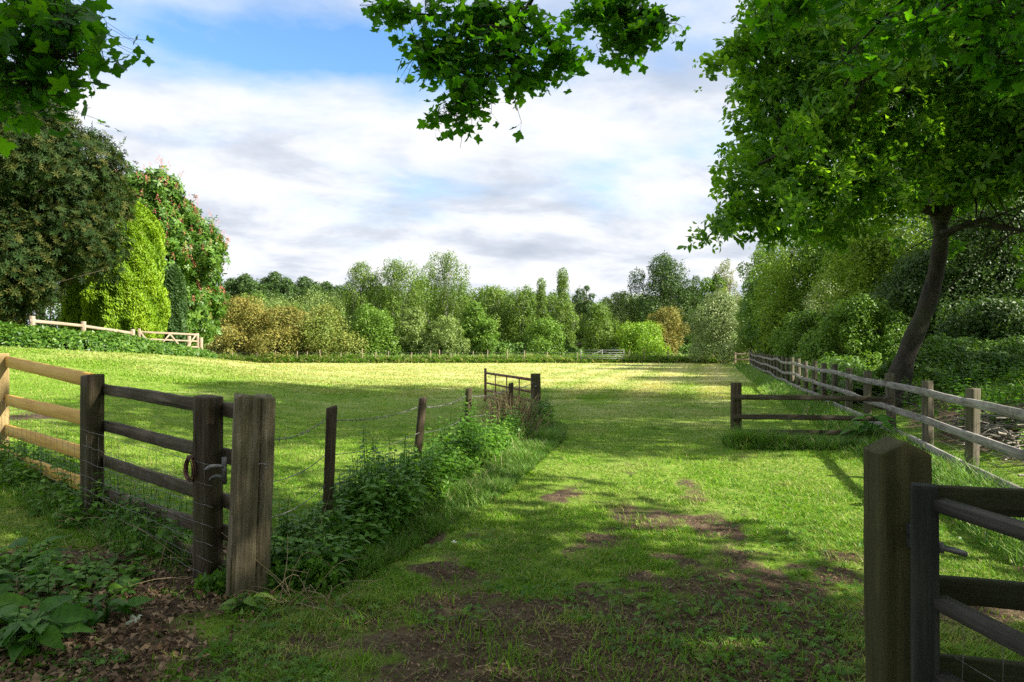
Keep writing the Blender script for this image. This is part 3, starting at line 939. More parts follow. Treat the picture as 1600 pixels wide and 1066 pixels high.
def left_pale_fence():
    PC = (-6.42, 8.60)
    t = thing('rail_fence', 'new honey coloured pine rail fence at the left edge', 'fence', (PC[0], PC[1], gz(*PC)))
    d = Vector((PA[0] - PC[0], PA[1] - PC[1], 0)); a = math.atan2(d.y, d.x)
    add_post(t, PC[0], PC[1], .13, .13, 1.30, M['pale_z'], rz=a, power=9, rough=.001)
    PD = (PC[0] - d.x, PC[1] - d.y)
    add_post(t, PD[0], PD[1], .13, .13, 1.30, M['pale_z'], rz=a, power=9, rough=.001)
    off = Vector((-d.y, d.x, 0)).normalized() * .035
    for za, zb in [(1.38, 1.27), (.90, .90), (.52, .57), (.20, .27)]:
        e = d.normalized() * .11
        add_rail(t, Vector((PC[0], PC[1], za + .02)) + off, Vector((PA[0], PA[1], zb)) + off - e, .135, .038, M['pale_x'], warp=.001, bow=.0)
        add_rail(t, Vector((PD[0], PD[1], za + .14)) + off, Vector((PC[0], PC[1], za + .02)) + off - e * .2, .135, .038, M['pale_x'], warp=.001)
    acc = Acc()
    o = t.location
    side = -off * 2.2
    for hgt in (.1, .22, .35, .5, .66):
        wire_piece(acc, Vector((PC[0], PC[1], .3 + hgt)) + side - o, Vector((PA[0], PA[1], .12 + hgt)) + side - o, .0015, .01, 20, 4, .01)
    for u in np.arange(.05, .98, .055):
        P = Vector((PC[0] + d.x * u, PC[1] + d.y * u, .32 - .2 * u)) + side - o
        wire_piece(acc, P, P + Vector((0, 0, .62)), .0012, 0, 8, 4, .01)
    acc.build('wire_netting', M['wire'], t)
left_pale_fence()

def box(acc, c, s, rz=0.0, bev=.0):
    x, y, z = s[0] / 2, s[1] / 2, s[2] / 2
    V = np.array([[a * x, b * y, e * z] for e in (-1, 1) for b in (-1, 1) for a in (-1, 1)], float)
    cc, ss = math.cos(rz), math.sin(rz)
    V = np.stack([V[:, 0] * cc - V[:, 1] * ss + c[0], V[:, 0] * ss + V[:, 1] * cc + c[1], V[:, 2] + c[2]], 1)
    acc.add(V, [[[0, 2, 3, 1], [4, 5, 7, 6], [0, 1, 5, 4], [1, 3, 7, 5], [3, 2, 6, 7], [2, 0, 4, 6]]])

GP = (-1.715, 4.45)
def left_gatepost():
    t = thing('gate_post', 'thick weathered wooden gate post with a deep split and an iron latch catch', 'gate post', (GP[0], GP[1], gz(*GP)))
    V, Fs = post_mesh(.262, .235, 1.285, below=.25, rings=34, k=88, rough=.007, power=4.2, crack=[70, 3], taper=.06, seed=5, top_wear=.035, rot=.05, slope=-.01)
    o = build('post', V, Fs, M['gatepost_wood'], t, smooth=True)
    o.rotation_euler = (0, .030, math.radians(22))
    a = Acc()
    # latch catch: plate with two prongs on the left face
    fx, fy = -.118, -.075
    box(a, (fx, fy - .02, .80), (.030, .03, .17), .35)
    a2 = Acc()
    for dz, L in ((.03, .11), (-.035, .08)):
        P = smoothpath([(fx, fy - .03, .80 + dz), (fx - L * .6, fy - .05, .80 + dz + .004), (fx - L, fy - .055, .80 + dz - .022)], 8)
        a.add(*tube(P, [.013] * 6 + [.011, .007], 6))
    a.build('latch_catch', M['iron'], t)
    w = Acc()
    for zc in (.80,):
        for k in range(2):
            th = np.linspace(.2, 2 * PI - .3, 30)
            P = np.stack([.14 * np.cos(th) * 1.0 + .03, .125 * np.sin(th), np.full(30, zc + .05 + .012 * k) + .006 * np.sin(3 * th)], 1)
    P = smoothpath([(.10, -.11, .845), (.135, -.12, .85), (.165, -.105, .84), (.15, -.07, .85), (.13, -.10, .835), (.15, -.12, .845)], 20)
    w.add(*tube(P, .0035, 5))
    P = smoothpath([(.15, -.10, .845), (.12, -.11, .70), (.13, -.10, .62), (.11, -.115, .55)], 16)
    w.add(*tube(P, .002, 5))
    w.build('wire_tie', M['wire'], t)
left_gatepost()

def wire_coil():
    P0 = Vector((PB[0], PB[1], gz(*PB))) - NB * .10 - FD * .055 + Vector((0, 0, .76))
    a = Acc()
    for k in range(7):
        th = np.linspace(0, 2 * PI * .97, 40) + k
        r = .062 + .01 * math.sin(k * 2.1)
        u = r * np.cos(th); v = r * 1.25 * np.sin(th) + .004 * np.sin(5 * th + k)
        n = (k - 3) * .004 + .004 * np.sin(2 * th)
        P = np.stack([FD.x * u - NB.x * n, FD.y * u - NB.y * n, v], 1)
        a.add(*tube(P, .0045, 5))
    o = a.build('wire_coil', M['rust_iron'], None, loc=P0)
    tag(o, 'small coil of rusty wire hanging on the fence post beside the gate post', 'wire coil')
wire_coil()

# --- barbed wire fence through the nettles
def barbed_fence():
    line = lambda Y: -1.71 + .225 * (Y - 4.43)
    posts = [(5.45, 1.11, .04, .012), (7.35, 1.05, .10, .06), (9.26, 1.02, .05, .05), (11.9, .94, .02, .03)]
    t = thing('wire_fence', 'barbed wire fence on leaning stakes running through the nettles', 'fence', (line(7.35), 7.35, 0))
    tops = [Vector((-1.64, 4.5, .98))]
    for Y, h, lx, ly in posts:
        x = line(Y)
        add_post(t, x, Y, .085, .085, h, M['wood_old_z'], name='post', lean=(lx, -ly * .5), rz=.4, power=2.6, k=14, rough=.003, slope=.012)
        z = gz(x, Y)
        tops.append(Vector((x + lx * (h - .1) - .045, Y - .02, z + h - .10)))
    tops.append(Vector((.46, 14.1, gz(.46, 14.1) + .86)))
    a = Acc()
    o = t.location
    for lvl in (0, .28, .52):
        for i in range(len(tops) - 1):
            A = tops[i] - Vector((0, 0, lvl)) - o; B = tops[i + 1] - Vector((0, 0, lvl)) - o
            n = 24
            tt = np.linspace(0, 1, n)[:, None]
            P = np.array(A) * (1 - tt) + np.array(B) * tt
            P[:, 2] -= .05 * 4 * (tt * (1 - tt))[:, 0]
            a.add(*tube(P, .0032, 5))
            if lvl < .1:
                L = (B - A).length
                for u in np.arange(.05, .99, .085 / L):
                    c = np.array(A) * (1 - u) + np.array(B) * u
                    c[2] -= .05 * 4 * u * (1 - u)
                    for q in range(2):
                        dv = RNG.normal(size=3); dv /= np.linalg.norm(dv)
                        a.add(*tube(np.array([c - dv * .016, c + dv * .016]), [.0028, .0028], 4))
    a.build('barbed_wire', M['wire'], t)
barbed_fence()

# --- rusty metal gate with its post in the middle distance
def metal_gate():
    hx, hy = .49, 14.2
    ex, ey = -.70, 18.0
    t = thing('gate_post', 'square dark gate post at the hinge of the open rusty metal gate', 'gate post', (hx, hy, gz(hx, hy)))
    add_post(t, hx, hy, .19, .19, 1.02, M['wood_old_z'], rz=.12, power=9, rough=.004, crack=[4])
    a = Acc(); box(a, (-.0, -.108, .76), (.05, .03, .03)); a.build('hinge_bolt', M['galv'], t)
    g = thing('metal_gate', 'open rusty tubular field gate with four bars behind the nettles', 'gate', (hx, hy, gz(hx, hy)))
    d = Vector((ex - hx, ey - hy, 0)); L = d.length - .12; d.normalize()
    s = d * .13
    def pt(u, z): return (s.x + d.x * u, s.y + d.y * u, z)
    for z in (.88, .62, .43, .26):
        q = Acc(); q.add(*tube([pt(0, z), pt(L * .5, z), pt(L, z)], .032 if z > .8 else .025, 10)); q.build('bar', M['rust_iron'], g, smooth=True)
    for u in (0, L):
        q = Acc(); q.add(*tube([pt(u, .14), pt(u, .5), pt(u, .93 if u == 0 else 1.0)], .034, 10)); q.build('stile', M['rust_iron'], g, smooth=True)
    for u in (L * .25, L * .5, L * .75):
        q = Acc(); q.add(*tube([pt(u, .26), pt(u, .88)], .014, 8)); q.build('upright', M['rust_iron'], g, smooth=True)
metal_gate()

# --- right: weathered rail fence running away
def right_fence():
    ys = [4.8, 6.45, 8.0, 9.6, 11.5, 13.3, 15.1, 16.7, 18.4, 20.1]
    while ys[-1] < 51:
        ys.append(ys[-1] + 1.75)
    t = thing('rail_fence', 'long silvery weathered rail fence running away along the wood', 'fence', (FX(8), 8.0, gz(FX(8), 8)))
    for y in ys:
        x = FX(y)
        add_post(t, x + .05, y, .125, .10, 1.12 + .05 * RNG.normal() * .4, M['silver_z'], rz=.28 + RNG.normal() * .04, power=9, rough=.003, lean=(RNG.normal() * .012, RNG.normal() * .012), k=16, rings=8)
    nv = Vector((-1, .29, 0)).normalized()
    lv = [.94, .56, .20]
    for r, h in enumerate(lv):
        i = r % 2
        jit = {}
        def P(k):
            y = ys[k]
            if k not in jit: jit[k] = RNG.normal() * (.004 if y < 15 else .012) * (1 + y / 25)
            x = FX(y)
            return Vector((x + .05, y, gz(x, y) + h + jit[k])) + nv * .075
        if i == 1:
            add_rail(t, P(0), P(1), .098, .034, M['silver_x'], n=10, warp=.005)
        k = i
        while k < len(ys) - 1:
            e = min(k + 2, len(ys) - 1)
            A, B = P(k), P(e)
            if e - k == 2:   # follows the ground at the middle post
                mid = P(k + 1)
                bow = (A.z + B.z) / 2 - mid.z
            else:
                bow = 0
            add_rail(t, A, B - (B - A).normalized() * .006, .098, .034, M['silver_x'], n=16 if ys[k] < 25 else 8, bow=bow, warp=.004)
            k = e
    # lowest gravel board near the viewer
    for a, b in ((4.8, 8.0), (8.0, 11.5)):
        A = Vector((FX(a), a, gz(FX(a), a) + .03)) + nv * .08; B = Vector((FX(b), b, gz(FX(b), b) + .01)) + nv * .08
        add_rail(t, A, B, .10, .03, M['silver_x'], name='ground_board', n=14, warp=.01)
    acc = Acc(); o = t.location
    for h in (.12, .30, .40, .70):
        for k in range(0, 12):
            a, b = ys[k], ys[k + 1]
            A = Vector((FX(a) + .12, a, gz(FX(a), a) + h)) - o; B = Vector((FX(b) + .12, b, gz(FX(b), b) + h)) - o
            wire_piece(acc, A, B, .0022, .01, 8, 4, .01)
    acc.build('wire', M['wire'], t)
    # short return at the far corner
    c = thing('rail_fence', 'short pale return fence at the far corner of the field', 'fence', (17.9, 55, gz(17.9, 55)))
    y1 = ys[-1]; A = Vector((FX(y1), y1 + .3, 0)); B = Vector((18.05, 55.2, 0))
    add_post(c, B.x, B.y, .12, .12, 1.0, M['farpale_z'], power=9, k=12, rings=5)
    A2 = Vector((19.2, 54.8, 0))
    add_post(c, A2.x, A2.y, .12, .12, 1.0, M['farpale_z'], power=9, k=12, rings=5)
    for h in (.88, .45):
        add_rail(c, Vector((B.x - .1, B.y - .08, gz(B.x, B.y) + h)), Vector((A2.x, A2.y - .08, gz(A2.x, A2.y) + h)), .12, .04, M['farpale_x'], n=6)
        add_rail(c, Vector((A2.x, A2.y - .08, gz(A2.x, A2.y) + h)), Vector((FX(y1), y1 + .1, gz(FX(y1), y1) + h)), .12, .04, M['farpale_x'], n=6)
right_fence()

def wing_fence():
    ax, ay = 3.74, 11.4
    bx, by = FX(11.5), 11.42
    t = thing('rail_fence', 'low dark wing fence of three rails joining the weathered fence', 'fence', (ax, ay, gz(ax, ay)))
    add_post(t, ax, ay, .155, .14, .98, M['wood_old_z'], power=10, rough=.003, crack=[9])
    for z0, z1 in ((.745, .70), (.415, .38), (.165, .14), (-.02, -.02)):
        add_rail(t, Vector((ax - .075, ay - .09, gz(ax, ay) + z0)), Vector((bx - .02, by - .09, gz(ax, ay) + z1)), .085, .036, M['wood_old_x'], n=20, warp=.005, bow=-.006)
wing_fence()

# --- right foreground: mossy post, fence behind it and the opened gate
RP = (1.435, 2.55)
def right_foreground():
    z0 = gz(*RP)
    t = thing('gate_post', 'square mossy green gate post with a gabled top in the right foreground', 'gate post', (RP[0], RP[1], z0))
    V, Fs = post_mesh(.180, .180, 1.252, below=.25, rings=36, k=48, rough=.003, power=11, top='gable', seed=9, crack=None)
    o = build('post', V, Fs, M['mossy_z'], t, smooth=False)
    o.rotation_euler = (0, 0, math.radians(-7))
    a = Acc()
    hx, hy, hz = .025, -.125, .93
    box(a, (hx - .015, hy + .01, hz - .01), (.055, .05, .085))
    a.add(*tube([(hx + .012, hy - .03, hz - .045), (hx + .012, hy - .03, hz + .075)], .0125, 12))
    a.add(*tube([(hx + .0, hy - .03, hz - .03), (hx + .0, hy - .03, hz + .0)], .025, 14))
    a.build('hinge_pin', M['iron'], t)
    f = thing('rail_fence', 'dark mossy rails running right from the gabled post', 'fence', (RP[0], RP[1], z0))
    d = Vector((1, -.30, 0)).normalized()
    for z in (1.015, .68, .375, .12):
        A = Vector((RP[0] + .05, RP[1] + .09, z0 + z)); B = A + d * 2.3 + Vector((0, 0, .0))
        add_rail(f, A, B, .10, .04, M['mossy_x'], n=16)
    add_post(f, RP[0] + .05 + d.x * 2.3, RP[1] + .14 + d.y * 2.3, .13, .13, 1.2, M['mossy_z'], power=9)
    # opened gate, swinging towards the viewer
    sx, sy = 1.375, 2.28
    g = thing('timber_gate', 'dark grey timber gate opened towards the viewer beside the gabled post', 'gate', (sx, sy, z0))
    V, Fs = post_mesh(.078, .078, 1.135, below=-.06, rings=10, k=24, rough=.0015, power=12, seed=12)
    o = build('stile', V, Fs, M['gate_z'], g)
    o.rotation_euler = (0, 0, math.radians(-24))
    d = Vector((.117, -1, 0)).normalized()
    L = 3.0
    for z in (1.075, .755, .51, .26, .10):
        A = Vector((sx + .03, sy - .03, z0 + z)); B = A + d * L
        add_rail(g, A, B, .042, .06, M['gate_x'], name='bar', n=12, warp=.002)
    e = Vector((sx, sy, 0)) + d * (L + .03)
    V, Fs = post_mesh(.075, .075, 1.13, below=-.06, rings=6, k=16, rough=.001, power=12, seed=13)
    o = build('stile', V, Fs, M['gate_z'], g); o.location = e - g.location + Vector((.03, 0, z0))
    a = Acc()
    a.add(*tube([(-.01, 0, .93), (.05, -.01, .93), (.085, -.015, .922), (.125, -.02, .910)], [.014, .011, .011, .010], 10))
    a.add(*tube([(.035, -.008, .93), (.052, -.01, .93)], .021, 6))
    a.build('hinge_bolt', M['iron'], g, smooth=False)
    w = Acc()
    for u in np.arange(.12, 2.9, .15):
        P = d * u + Vector((.0, 0, 0))
        wire_piece(w, P + Vector((.03, 0, .12)), P + Vector((.035, 0, .76)), .0010, 0, 8, 4, .008)
    for z in (.2, .33, .45, .60, .72):
        wire_piece(w, Vector((.04, 0, z)), Vector((.04, 0, z)) + d * L, .0010, .01, 20, 4, .006)
    w.build('wire_netting', M['wire'], g)
right_foreground()

# --- far fences and gates
def far_things():
    t = thing('wire_fence', 'line of small pale stakes along the far edge of the field', 'fence', (0, 64.6, 0))
    x = -28.5
    a = Acc()
    while x < 19.5:
        if not (6.0 < x < 10.4):
            h = 1.05 + RNG.normal() * .07
            add_post(t, x, 62.4 + RNG.normal() * .1, .075, .075, h + RNG.normal() * .12, M['farpale_z'], lean=(RNG.normal() * .05, 0), k=8, rings=3, power=3)
        x += .9 + RNG.random() * 1.5
    for z in (.95, .6):
        wire_piece(a, (-28, -2.2, z), (6.0, -2.2, z), .005, 0, 12, 4, .02)
        wire_piece(a, (10.4, -2.2, z), (19.5, -2.2, z), .005, 0, 12, 4, .02)
    a.build('wire', M['wire'], t)
    g = thing('field_gate', 'galvanised field gate in the far fence left of the lime green bush', 'gate', (6.25, 62.0, 0))
    for z in (1.18, .95, .75, .57, .42):
        q = Acc(); q.add(*tube([(0, 0, z), (2, 0, z), (3.9, 0, z)], .021, 8)); q.build('bar', M['galv'], g)
    for u in (0, 1.95, 3.9):
        q = Acc(); q.add(*tube([(u, 0, .3), (u, 0, 1.25)], .04, 8)); q.build('stile', M['galv'], g)
    q = Acc(); q.add(*tube([(0, -.02, .42), (1.95, -.02, 1.15)], .022, 6)); q.add(*tube([(3.9, -.02, .42), (1.95, -.02, 1.15)], .022, 6)); q.build('brace', M['galv'], g)
far_things()

def garden_fence():
    pts = [(50, 29.0), (130, 32.0), (207, 35.0)]
    P = [(PX(px, Y), Y) for px, Y in pts]
    t = thing('rail_fence', 'pale wooden rail fence sloping down behind the ivy bank on the left', 'fence', (P[1][0], P[1][1], gz(*P[1])))
    for x, y in P:
        add_post(t, x, y, .2, .16, 1.22, M['farpale_z'], power=9, k=12, rings=5)
    for i in range(2):
        (x0, y0), (x1, y1) = P[i], P[i + 1]
        for h in (1.02, .52):
            add_rail(t, (x0, y0 - .11, gz(x0, y0) + h), (x1, y1 - .11, gz(x1, y1) + h), .13, .045, M['farpale_x'], n=8)
    # five-bar gate
    gxa, gxb = PX(216, 35.4), PX(310, 37.5)
    A = Vector((gxa, 35.4, gz(gxa, 35.4) + .06)); B = Vector((gxb, 37.5, gz(gxb, 37.5)))
    B.z = A.z - .12
    pp = thing('gate_post', 'pale post at the closing end of the garden gate', 'gate post', (B.x + .12, B.y + .05, gz(B.x, B.y)))
    add_post(pp, B.x + .12, B.y + .05, .17, .17, 1.22, M['farpale_z'], power=9, k=12, rings=5)
    g = thing('garden_gate', 'pale wooden gate with diagonal braces beside the ivy bank', 'gate', (A.x, A.y, A.z))
    d = (B - A); L = d.length
    def q(u, h): return A + d * u + Vector((0, 0, h))
    for h in (1.08, .72, .40, .12):
        add_rail(g, q(.02, h), q(.98, h), .10 if h > 1 else .075, .05, M['farpale_x'], name='bar', n=6)
    for u in (0.015, .985):
        add_rail(g, q(u, .02), q(u, 1.25 if u < .5 else 1.16), .12, .07, M['farpale_x'], name='stile', n=4)
    f = Vector((0, -.05, 0))
    for u0, h0, u1, h1 in ((.04, 1.05, .30, .15), (.30, .15, .52, 1.05), (.52, 1.05, .76, .15), (.76, .15, .96, 1.05)):
        add_rail(g, q(u0, h0) + f, q(u1, h1) + f, .075, .03, M['farpale_x'], name='brace', n=4)
    s = thing('fence_post', 'lone pale stake standing behind the garden gate', 'post', (B.x - .95, B.y + .9, gz(B.x - .95, B.y + .9)))
    add_post(s, B.x - .95, B.y + .9, .18, .16, 1.35, M['farpale_z'], power=9, k=12, rings=5)
garden_fence()

# ------------------------------------------------------------------ trees
def profile(kind, t):
    t = np.asarray(t, float)
    if kind == 'round': return np.clip(1 - (2 * t - .95) ** 2, 0, 1) ** .5
    if kind == 'egg': return np.clip(1 - t ** 2.6, 0, 1) ** .5 * (.74 + .26 * np.clip(t * 3, 0, 1))
    if kind == 'dome': return np.clip(1 - t ** 2.2, 0, 1) ** .55
    if kind == 'birch': return np.clip(np.sin(PI * np.clip(t, 0, 1) ** .78), 0, 1) ** .6 * .95
    if kind == 'spire': return np.clip((1 - t) * 1.35, 0, 1) ** .8 * np.clip(t * 7, 0, 1) ** .4
    if kind == 'cone': return np.clip(1 - t ** 6.0, 0, 1) ** .62 * np.clip(.78 + t * 1.4, 0, 1)
    return np.ones_like(t)

def crown_cloud(kind, R, z0, z1, n, r, nclump=22, cs=.36, vert=1.0, ry=1.0, rot=None):
    """points and outward directions for a lumpy crown, coordinates relative to the trunk foot"""
    H = z1 - z0
    cl = []
    s0 = r.random() * 60
    for i in range(nclump):
        t = (i + .5) / nclump * .92 + r.uniform(-.03, .03) + .02
        t = min(max(t, .03), .96)
        pr = float(profile(kind, t)) * r.uniform(.78, 1.16)
        a = i * 2.399 + r.uniform(-.5, .5)
        cr = R * cs * r.uniform(.5, 1.35) * (0.55 + .5 * pr)
        rad = max(0, R * pr - cr * .85) * r.uniform(.65, 1.0) ** .5
        lop = float(vnoise(math.cos(a) * 1.1 + s0, math.sin(a) * 1.1 + t * 1.5 + s0, 1.0, 2))
        rad *= .68 + .62 * lop; cr *= .8 + .4 * lop
        if i % 4 == 3: rad *= .35
        zc = z0 + t * H
        cv = cr * vert
        zc = min(max(zc, z0 + cv * .6), z1 - cv * .85)
        cl.append((math.cos(a) * rad, math.sin(a) * rad * ry, zc, cr, cr * (.5 + .5 * ry), cv))
    cl = np.array(cl)
    w = cl[:, 3] * cl[:, 5]; w /= w.sum()
    k = r.choice(len(cl), n, p=w)
    u = r.normal(size=(n, 3)); u /= np.linalg.norm(u, axis=1)[:, None]
    # bumpy shell: clusters of leaves with gaps between
    bump = vnoise(u[:, 0] * 2.3 + k * 3.7, u[:, 1] * 2.3 + u[:, 2] * 1.9 + k, 1.6, 3)
    rad = (.62 + .55 * bump) * (1 - np.abs(r.normal(size=n)) * .16)
    rad = np.where(r.random(n) < .07, rad * r.uniform(1.0, 1.35, n), rad)
    P = cl[k, :3] + u * rad[:, None] * cl[k, 3:6]
    keep = (bump > .22) | (r.random(n) < .25)
    keep &= (u[:, 2] > -.55) | (r.random(n) < .55)
    P, u = P[keep], u[keep]
    return P, u, cl

def tree(name, label, cat, x, y, H, R, kind='round', leaf='green', n=12000, size=.2, z0=.12, bark='bark', trunk_r=None,
         nclump=22, cs=.36, vert=1.0, tmpl=None, group=None, seed=None, hang=0.0, ry=1.0, base=None, lean=(0, 0), extra=None, flat=.5, trunk=True):
    r = np.random.default_rng(seed if seed is not None else nseed())
    bz = gz(x, y) if base is None else base
    t = thing(name, label, cat, (x, y, bz), 0, group)
    P, u, cl = crown_cloud(kind, R, H * z0, H, n, r, nclump, cs, vert, ry)
    if lean != (0, 0):
        P[:, 0] += lean[0] * P[:, 2] / H; P[:, 1] += lean[1] * P[:, 2] / H
        cl[:, 0] += lean[0] * cl[:, 2] / H; cl[:, 1] += lean[1] * cl[:, 2] / H
    N = u + r.normal(size=u.shape) * .75 + np.array([0, 0, flat])
    if hang > 0:
        up = r.normal(size=u.shape) * (1 - hang * .5) + np.array([0, 0, -2.0 * hang])
        fr = frames(u + r.normal(size=u.shape) * .6, r, up)
    else:
        fr = frames(N, r)
    T = tmpl or KITE
    V, Fs, per = scatter(T[0], T[1], P, fr, size * (.6 + .8 * r.random(len(P))))
    rnd = np.clip(r.random(len(P)), 0, 1)[per]
    build('crown', V, Fs, M[leaf], t, fattr={'rnd': rnd})
    if trunk:
        a = Acc()
        tr = trunk_r or H * .018
        top = np.array([lean[0] * .8, lean[1] * .8, H * .82])
        j = r.normal(size=(4, 3)) * H * .012; j[:, 2] = 0
        pts = [np.array([0, 0, -.3]), np.array([0, 0, H * .02]), top * .3 + j[0], top * .6 + j[1], top]
        path = smoothpath(pts, 16)
        rr = np.interp(np.linspace(0, 1, 16), [0, .06, .15, 1], [tr * 1.5, tr * 1.15, tr, tr * .18])
        a.add(*tube(path, rr, 9))
        for c in cl[r.permutation(len(cl))[:min(len(cl), 16)]]:
            zc = c[2]
            f = np.clip((zc / H) * .55 + .05, .08, .85)
            p0 = path[int(f * 15)]
            p2 = np.array([c[0], c[1], zc])
            pm = (p0 + p2) / 2 + r.normal(size=3) * .05 * R
            pm[2] -= .04 * H
            b = smoothpath([p0, pm, p2], 8)
            a.add(*tube(b, np.linspace(tr * .42, tr * .08, 8), 6))
            for q in range(3):
                e = p2 + (r.normal(size=3) * np.array([1, 1, .7])) * c[3] * .7
                s = b[5 if q else 4]
                a.add(*tube(smoothpath([s, (s + e) / 2 + r.normal(size=3) * .03 * R, e], 5), np.linspace(tr * .14, tr * .03, 5), 4))
        a.build('trunk', M[bark], t, smooth=True)
    if extra:
        extra(t, P, u, r, cl)
    return t

def far(label, px, hw, top, Y, kind, leaf, name='tree', cat='tree', n=9000, size=.24, **kw):
    if Y > 50: n = int(n * 2.1); size *= .74
    elif Y > 24: n = int(n * 1.35); size *= .9
    x = PX(px, Y)
    H = (PZ(top, Y) - gz(x, Y)) * 1.03
    R = hw * Y / F * 1.16
    if kind == 'round': kind = 'egg'
    if kind == 'birch': R *= 1.18
    group = kw.pop('group', 'trees and bushes along the far edge of the field')
    return tree(name, label, cat, x, Y, H, R, kind, leaf, n, size, group=group, **kw)

# the far tree line, left to right
far('rusty orange hawthorn just right of the pink-flowered chestnut', 378, 58, 468, 66, 'dome', 'rust', 'hawthorn_bush', 'bush', z0=.04, nclump=26, n=11000)
far('pale green bush between the rusty hawthorn and the tan ones, set back', 425, 60, 468, 74, 'dome', 'willow', 'willow_bush', 'bush', z0=.02, n=10000)
far('brown-orange hawthorn left of the tan green one', 445, 52, 480, 66, 'dome', 'rust', 'hawthorn_bush', 'bush', z0=.04)
far('tan and green hawthorn right of the brown-orange one', 508, 56, 478, 66, 'dome', 'tan', 'hawthorn_bush', 'bush', z0=.04, n=11000)
far('grey green willow mound behind the tan hawthorns', 500, 80, 458, 76, 'dome', 'willow', 'willow_bush', 'bush', z0=.02, n=12000)
far('fresh green low bush in front of the left birch', 574, 44, 478, 67, 'dome', 'green', 'leafy_bush', 'bush', z0=.02, n=9000)
far('leftmost of the three tall birches', 563, 33, 414, 74, 'birch', 'birch', 'birch_tree', n=9000, size=.22, hang=.7, bark='barkpale', nclump=20, cs=.36, vert=1.5, z0=.15)
far('middle birch of the three tall birches, with hanging twigs', 621, 42, 409, 73, 'birch', 'birch', 'birch_tree', n=15000, size=.22, hang=.8, bark='barkpale', nclump=24, cs=.36, vert=1.5, z0=.08)
far('tallest birch, rightmost of the three, with a ragged top', 694, 42, 399, 75, 'birch', 'birch', 'birch_tree', n=13000, size=.22, hang=.7, bark='barkpale', nclump=24, cs=.34, vert=1.4, z0=.12)
far('dark green bush between the left and middle birches', 600, 34, 450, 78, 'round', 'mid', 'leafy_tree', n=7000, z0=.05)
far('green tree filling between the middle and tallest birches', 658, 30, 432, 79, 'round', 'green', 'leafy_tree', n=8000, z0=.05)
far('round grey green willow below the middle birch', 645, 25, 482, 67, 'round', 'willow', 'willow_tree', n=7000, size=.2, z0=.15)
far('spreading grey green willow below the tallest birch', 697, 38, 494, 66.5, 'dome', 'willow', 'willow_tree', n=9000, size=.2, z0=.1)
far('bright green bush right of the spreading willow', 742, 28, 474, 69, 'dome', 'green', 'leafy_bush', 'bush', z0=.03)
far('mid green birch with a flat broad top, left of the row of birches', 772, 32, 449, 73, 'birch', 'birch', 'birch_tree', n=10000, size=.22, hang=.5, bark='barkpale', vert=1.3, z0=.06)
far('olive green birch second in the row of birches', 815, 32, 449, 72, 'birch', 'birch', 'birch_tree', n=11000, size=.22, hang=.6, bark='barkpale', vert=1.4, z0=.06)
far('slim pointed birch just left of the tallest pointed one', 846, 18, 438, 74, 'spire', 'birch', 'birch_tree', n=6000, size=.2, hang=.5, bark='barkpale', vert=1.3, z0=.06, nclump=18, cs=.5)
far('tallest slim pointed birch in the middle of the tree line', 879, 23, 422, 71, 'spire', 'birch', 'birch_tree', n=9000, size=.2, hang=.5, bark='barkpale', vert=1.3, z0=.06, nclump=22, cs=.48)
far('dark green rounded tree right of the pointed birch', 913, 25, 446, 78, 'round', 'dark', 'leafy_tree', n=8000, z0=.05)
far('pale olive birch in front of the dark rounded tree', 933, 30, 478, 67.5, 'birch', 'birch', 'birch_tree', n=9000, size=.2, hang=.6, bark='barkpale', vert=1.3, z0=.1)
far('grey green tree left of the big dark oak', 966, 30, 451, 80, 'round', 'willow', 'leafy_tree', n=8000, z0=.05)
far('small fresh green bush under the row of birches', 760, 30, 500, 67, 'dome', 'green', 'leafy_bush', 'bush', z0=.02, n=6000)
far('low green bush under the pointed birches', 850, 42, 500, 68, 'dome', 'green', 'leafy_bush', 'bush', z0=.02, n=8000)
far('big dark spreading oak standing above the tree line', 1034, 50, 402, 78, 'round', 'dark', 'oak_tree', n=17000, size=.26, z0=.04, nclump=30)
far('dark green tree right of the big dark oak', 1082, 40, 432, 79, 'round', 'dark', 'leafy_tree', n=11000, z0=.02)
far('copper leaved bush behind the lime green bush', 1037, 38, 482, 68, 'dome', 'rust', 'copper_bush', 'bush', z0=.03, n=9000, size=.2)
far('lime green bush by the galvanised field gate', 1003, 46, 506, 66, 'dome', 'lime', 'leafy_bush', 'bush', z0=.02, n=11000, size=.2)
far('half bare bleached tree top between the dark trees and the tall bright one', 1133, 22, 404, 72, 'round', 'tan', 'thin_tree', n=2600, size=.2, z0=.3, bark='deadwood')
far('fresh green tree behind the white-flowered hawthorn', 1112, 36, 428, 72, 'round', 'green', 'leafy_tree', n=11000, z0=.02)
far('pale hawthorn covered in white blossom near the fence corner', 1130, 46, 458, 60, 'dome', 'blossom', 'hawthorn_tree', n=15000, size=.19, z0=.03, nclump=28)

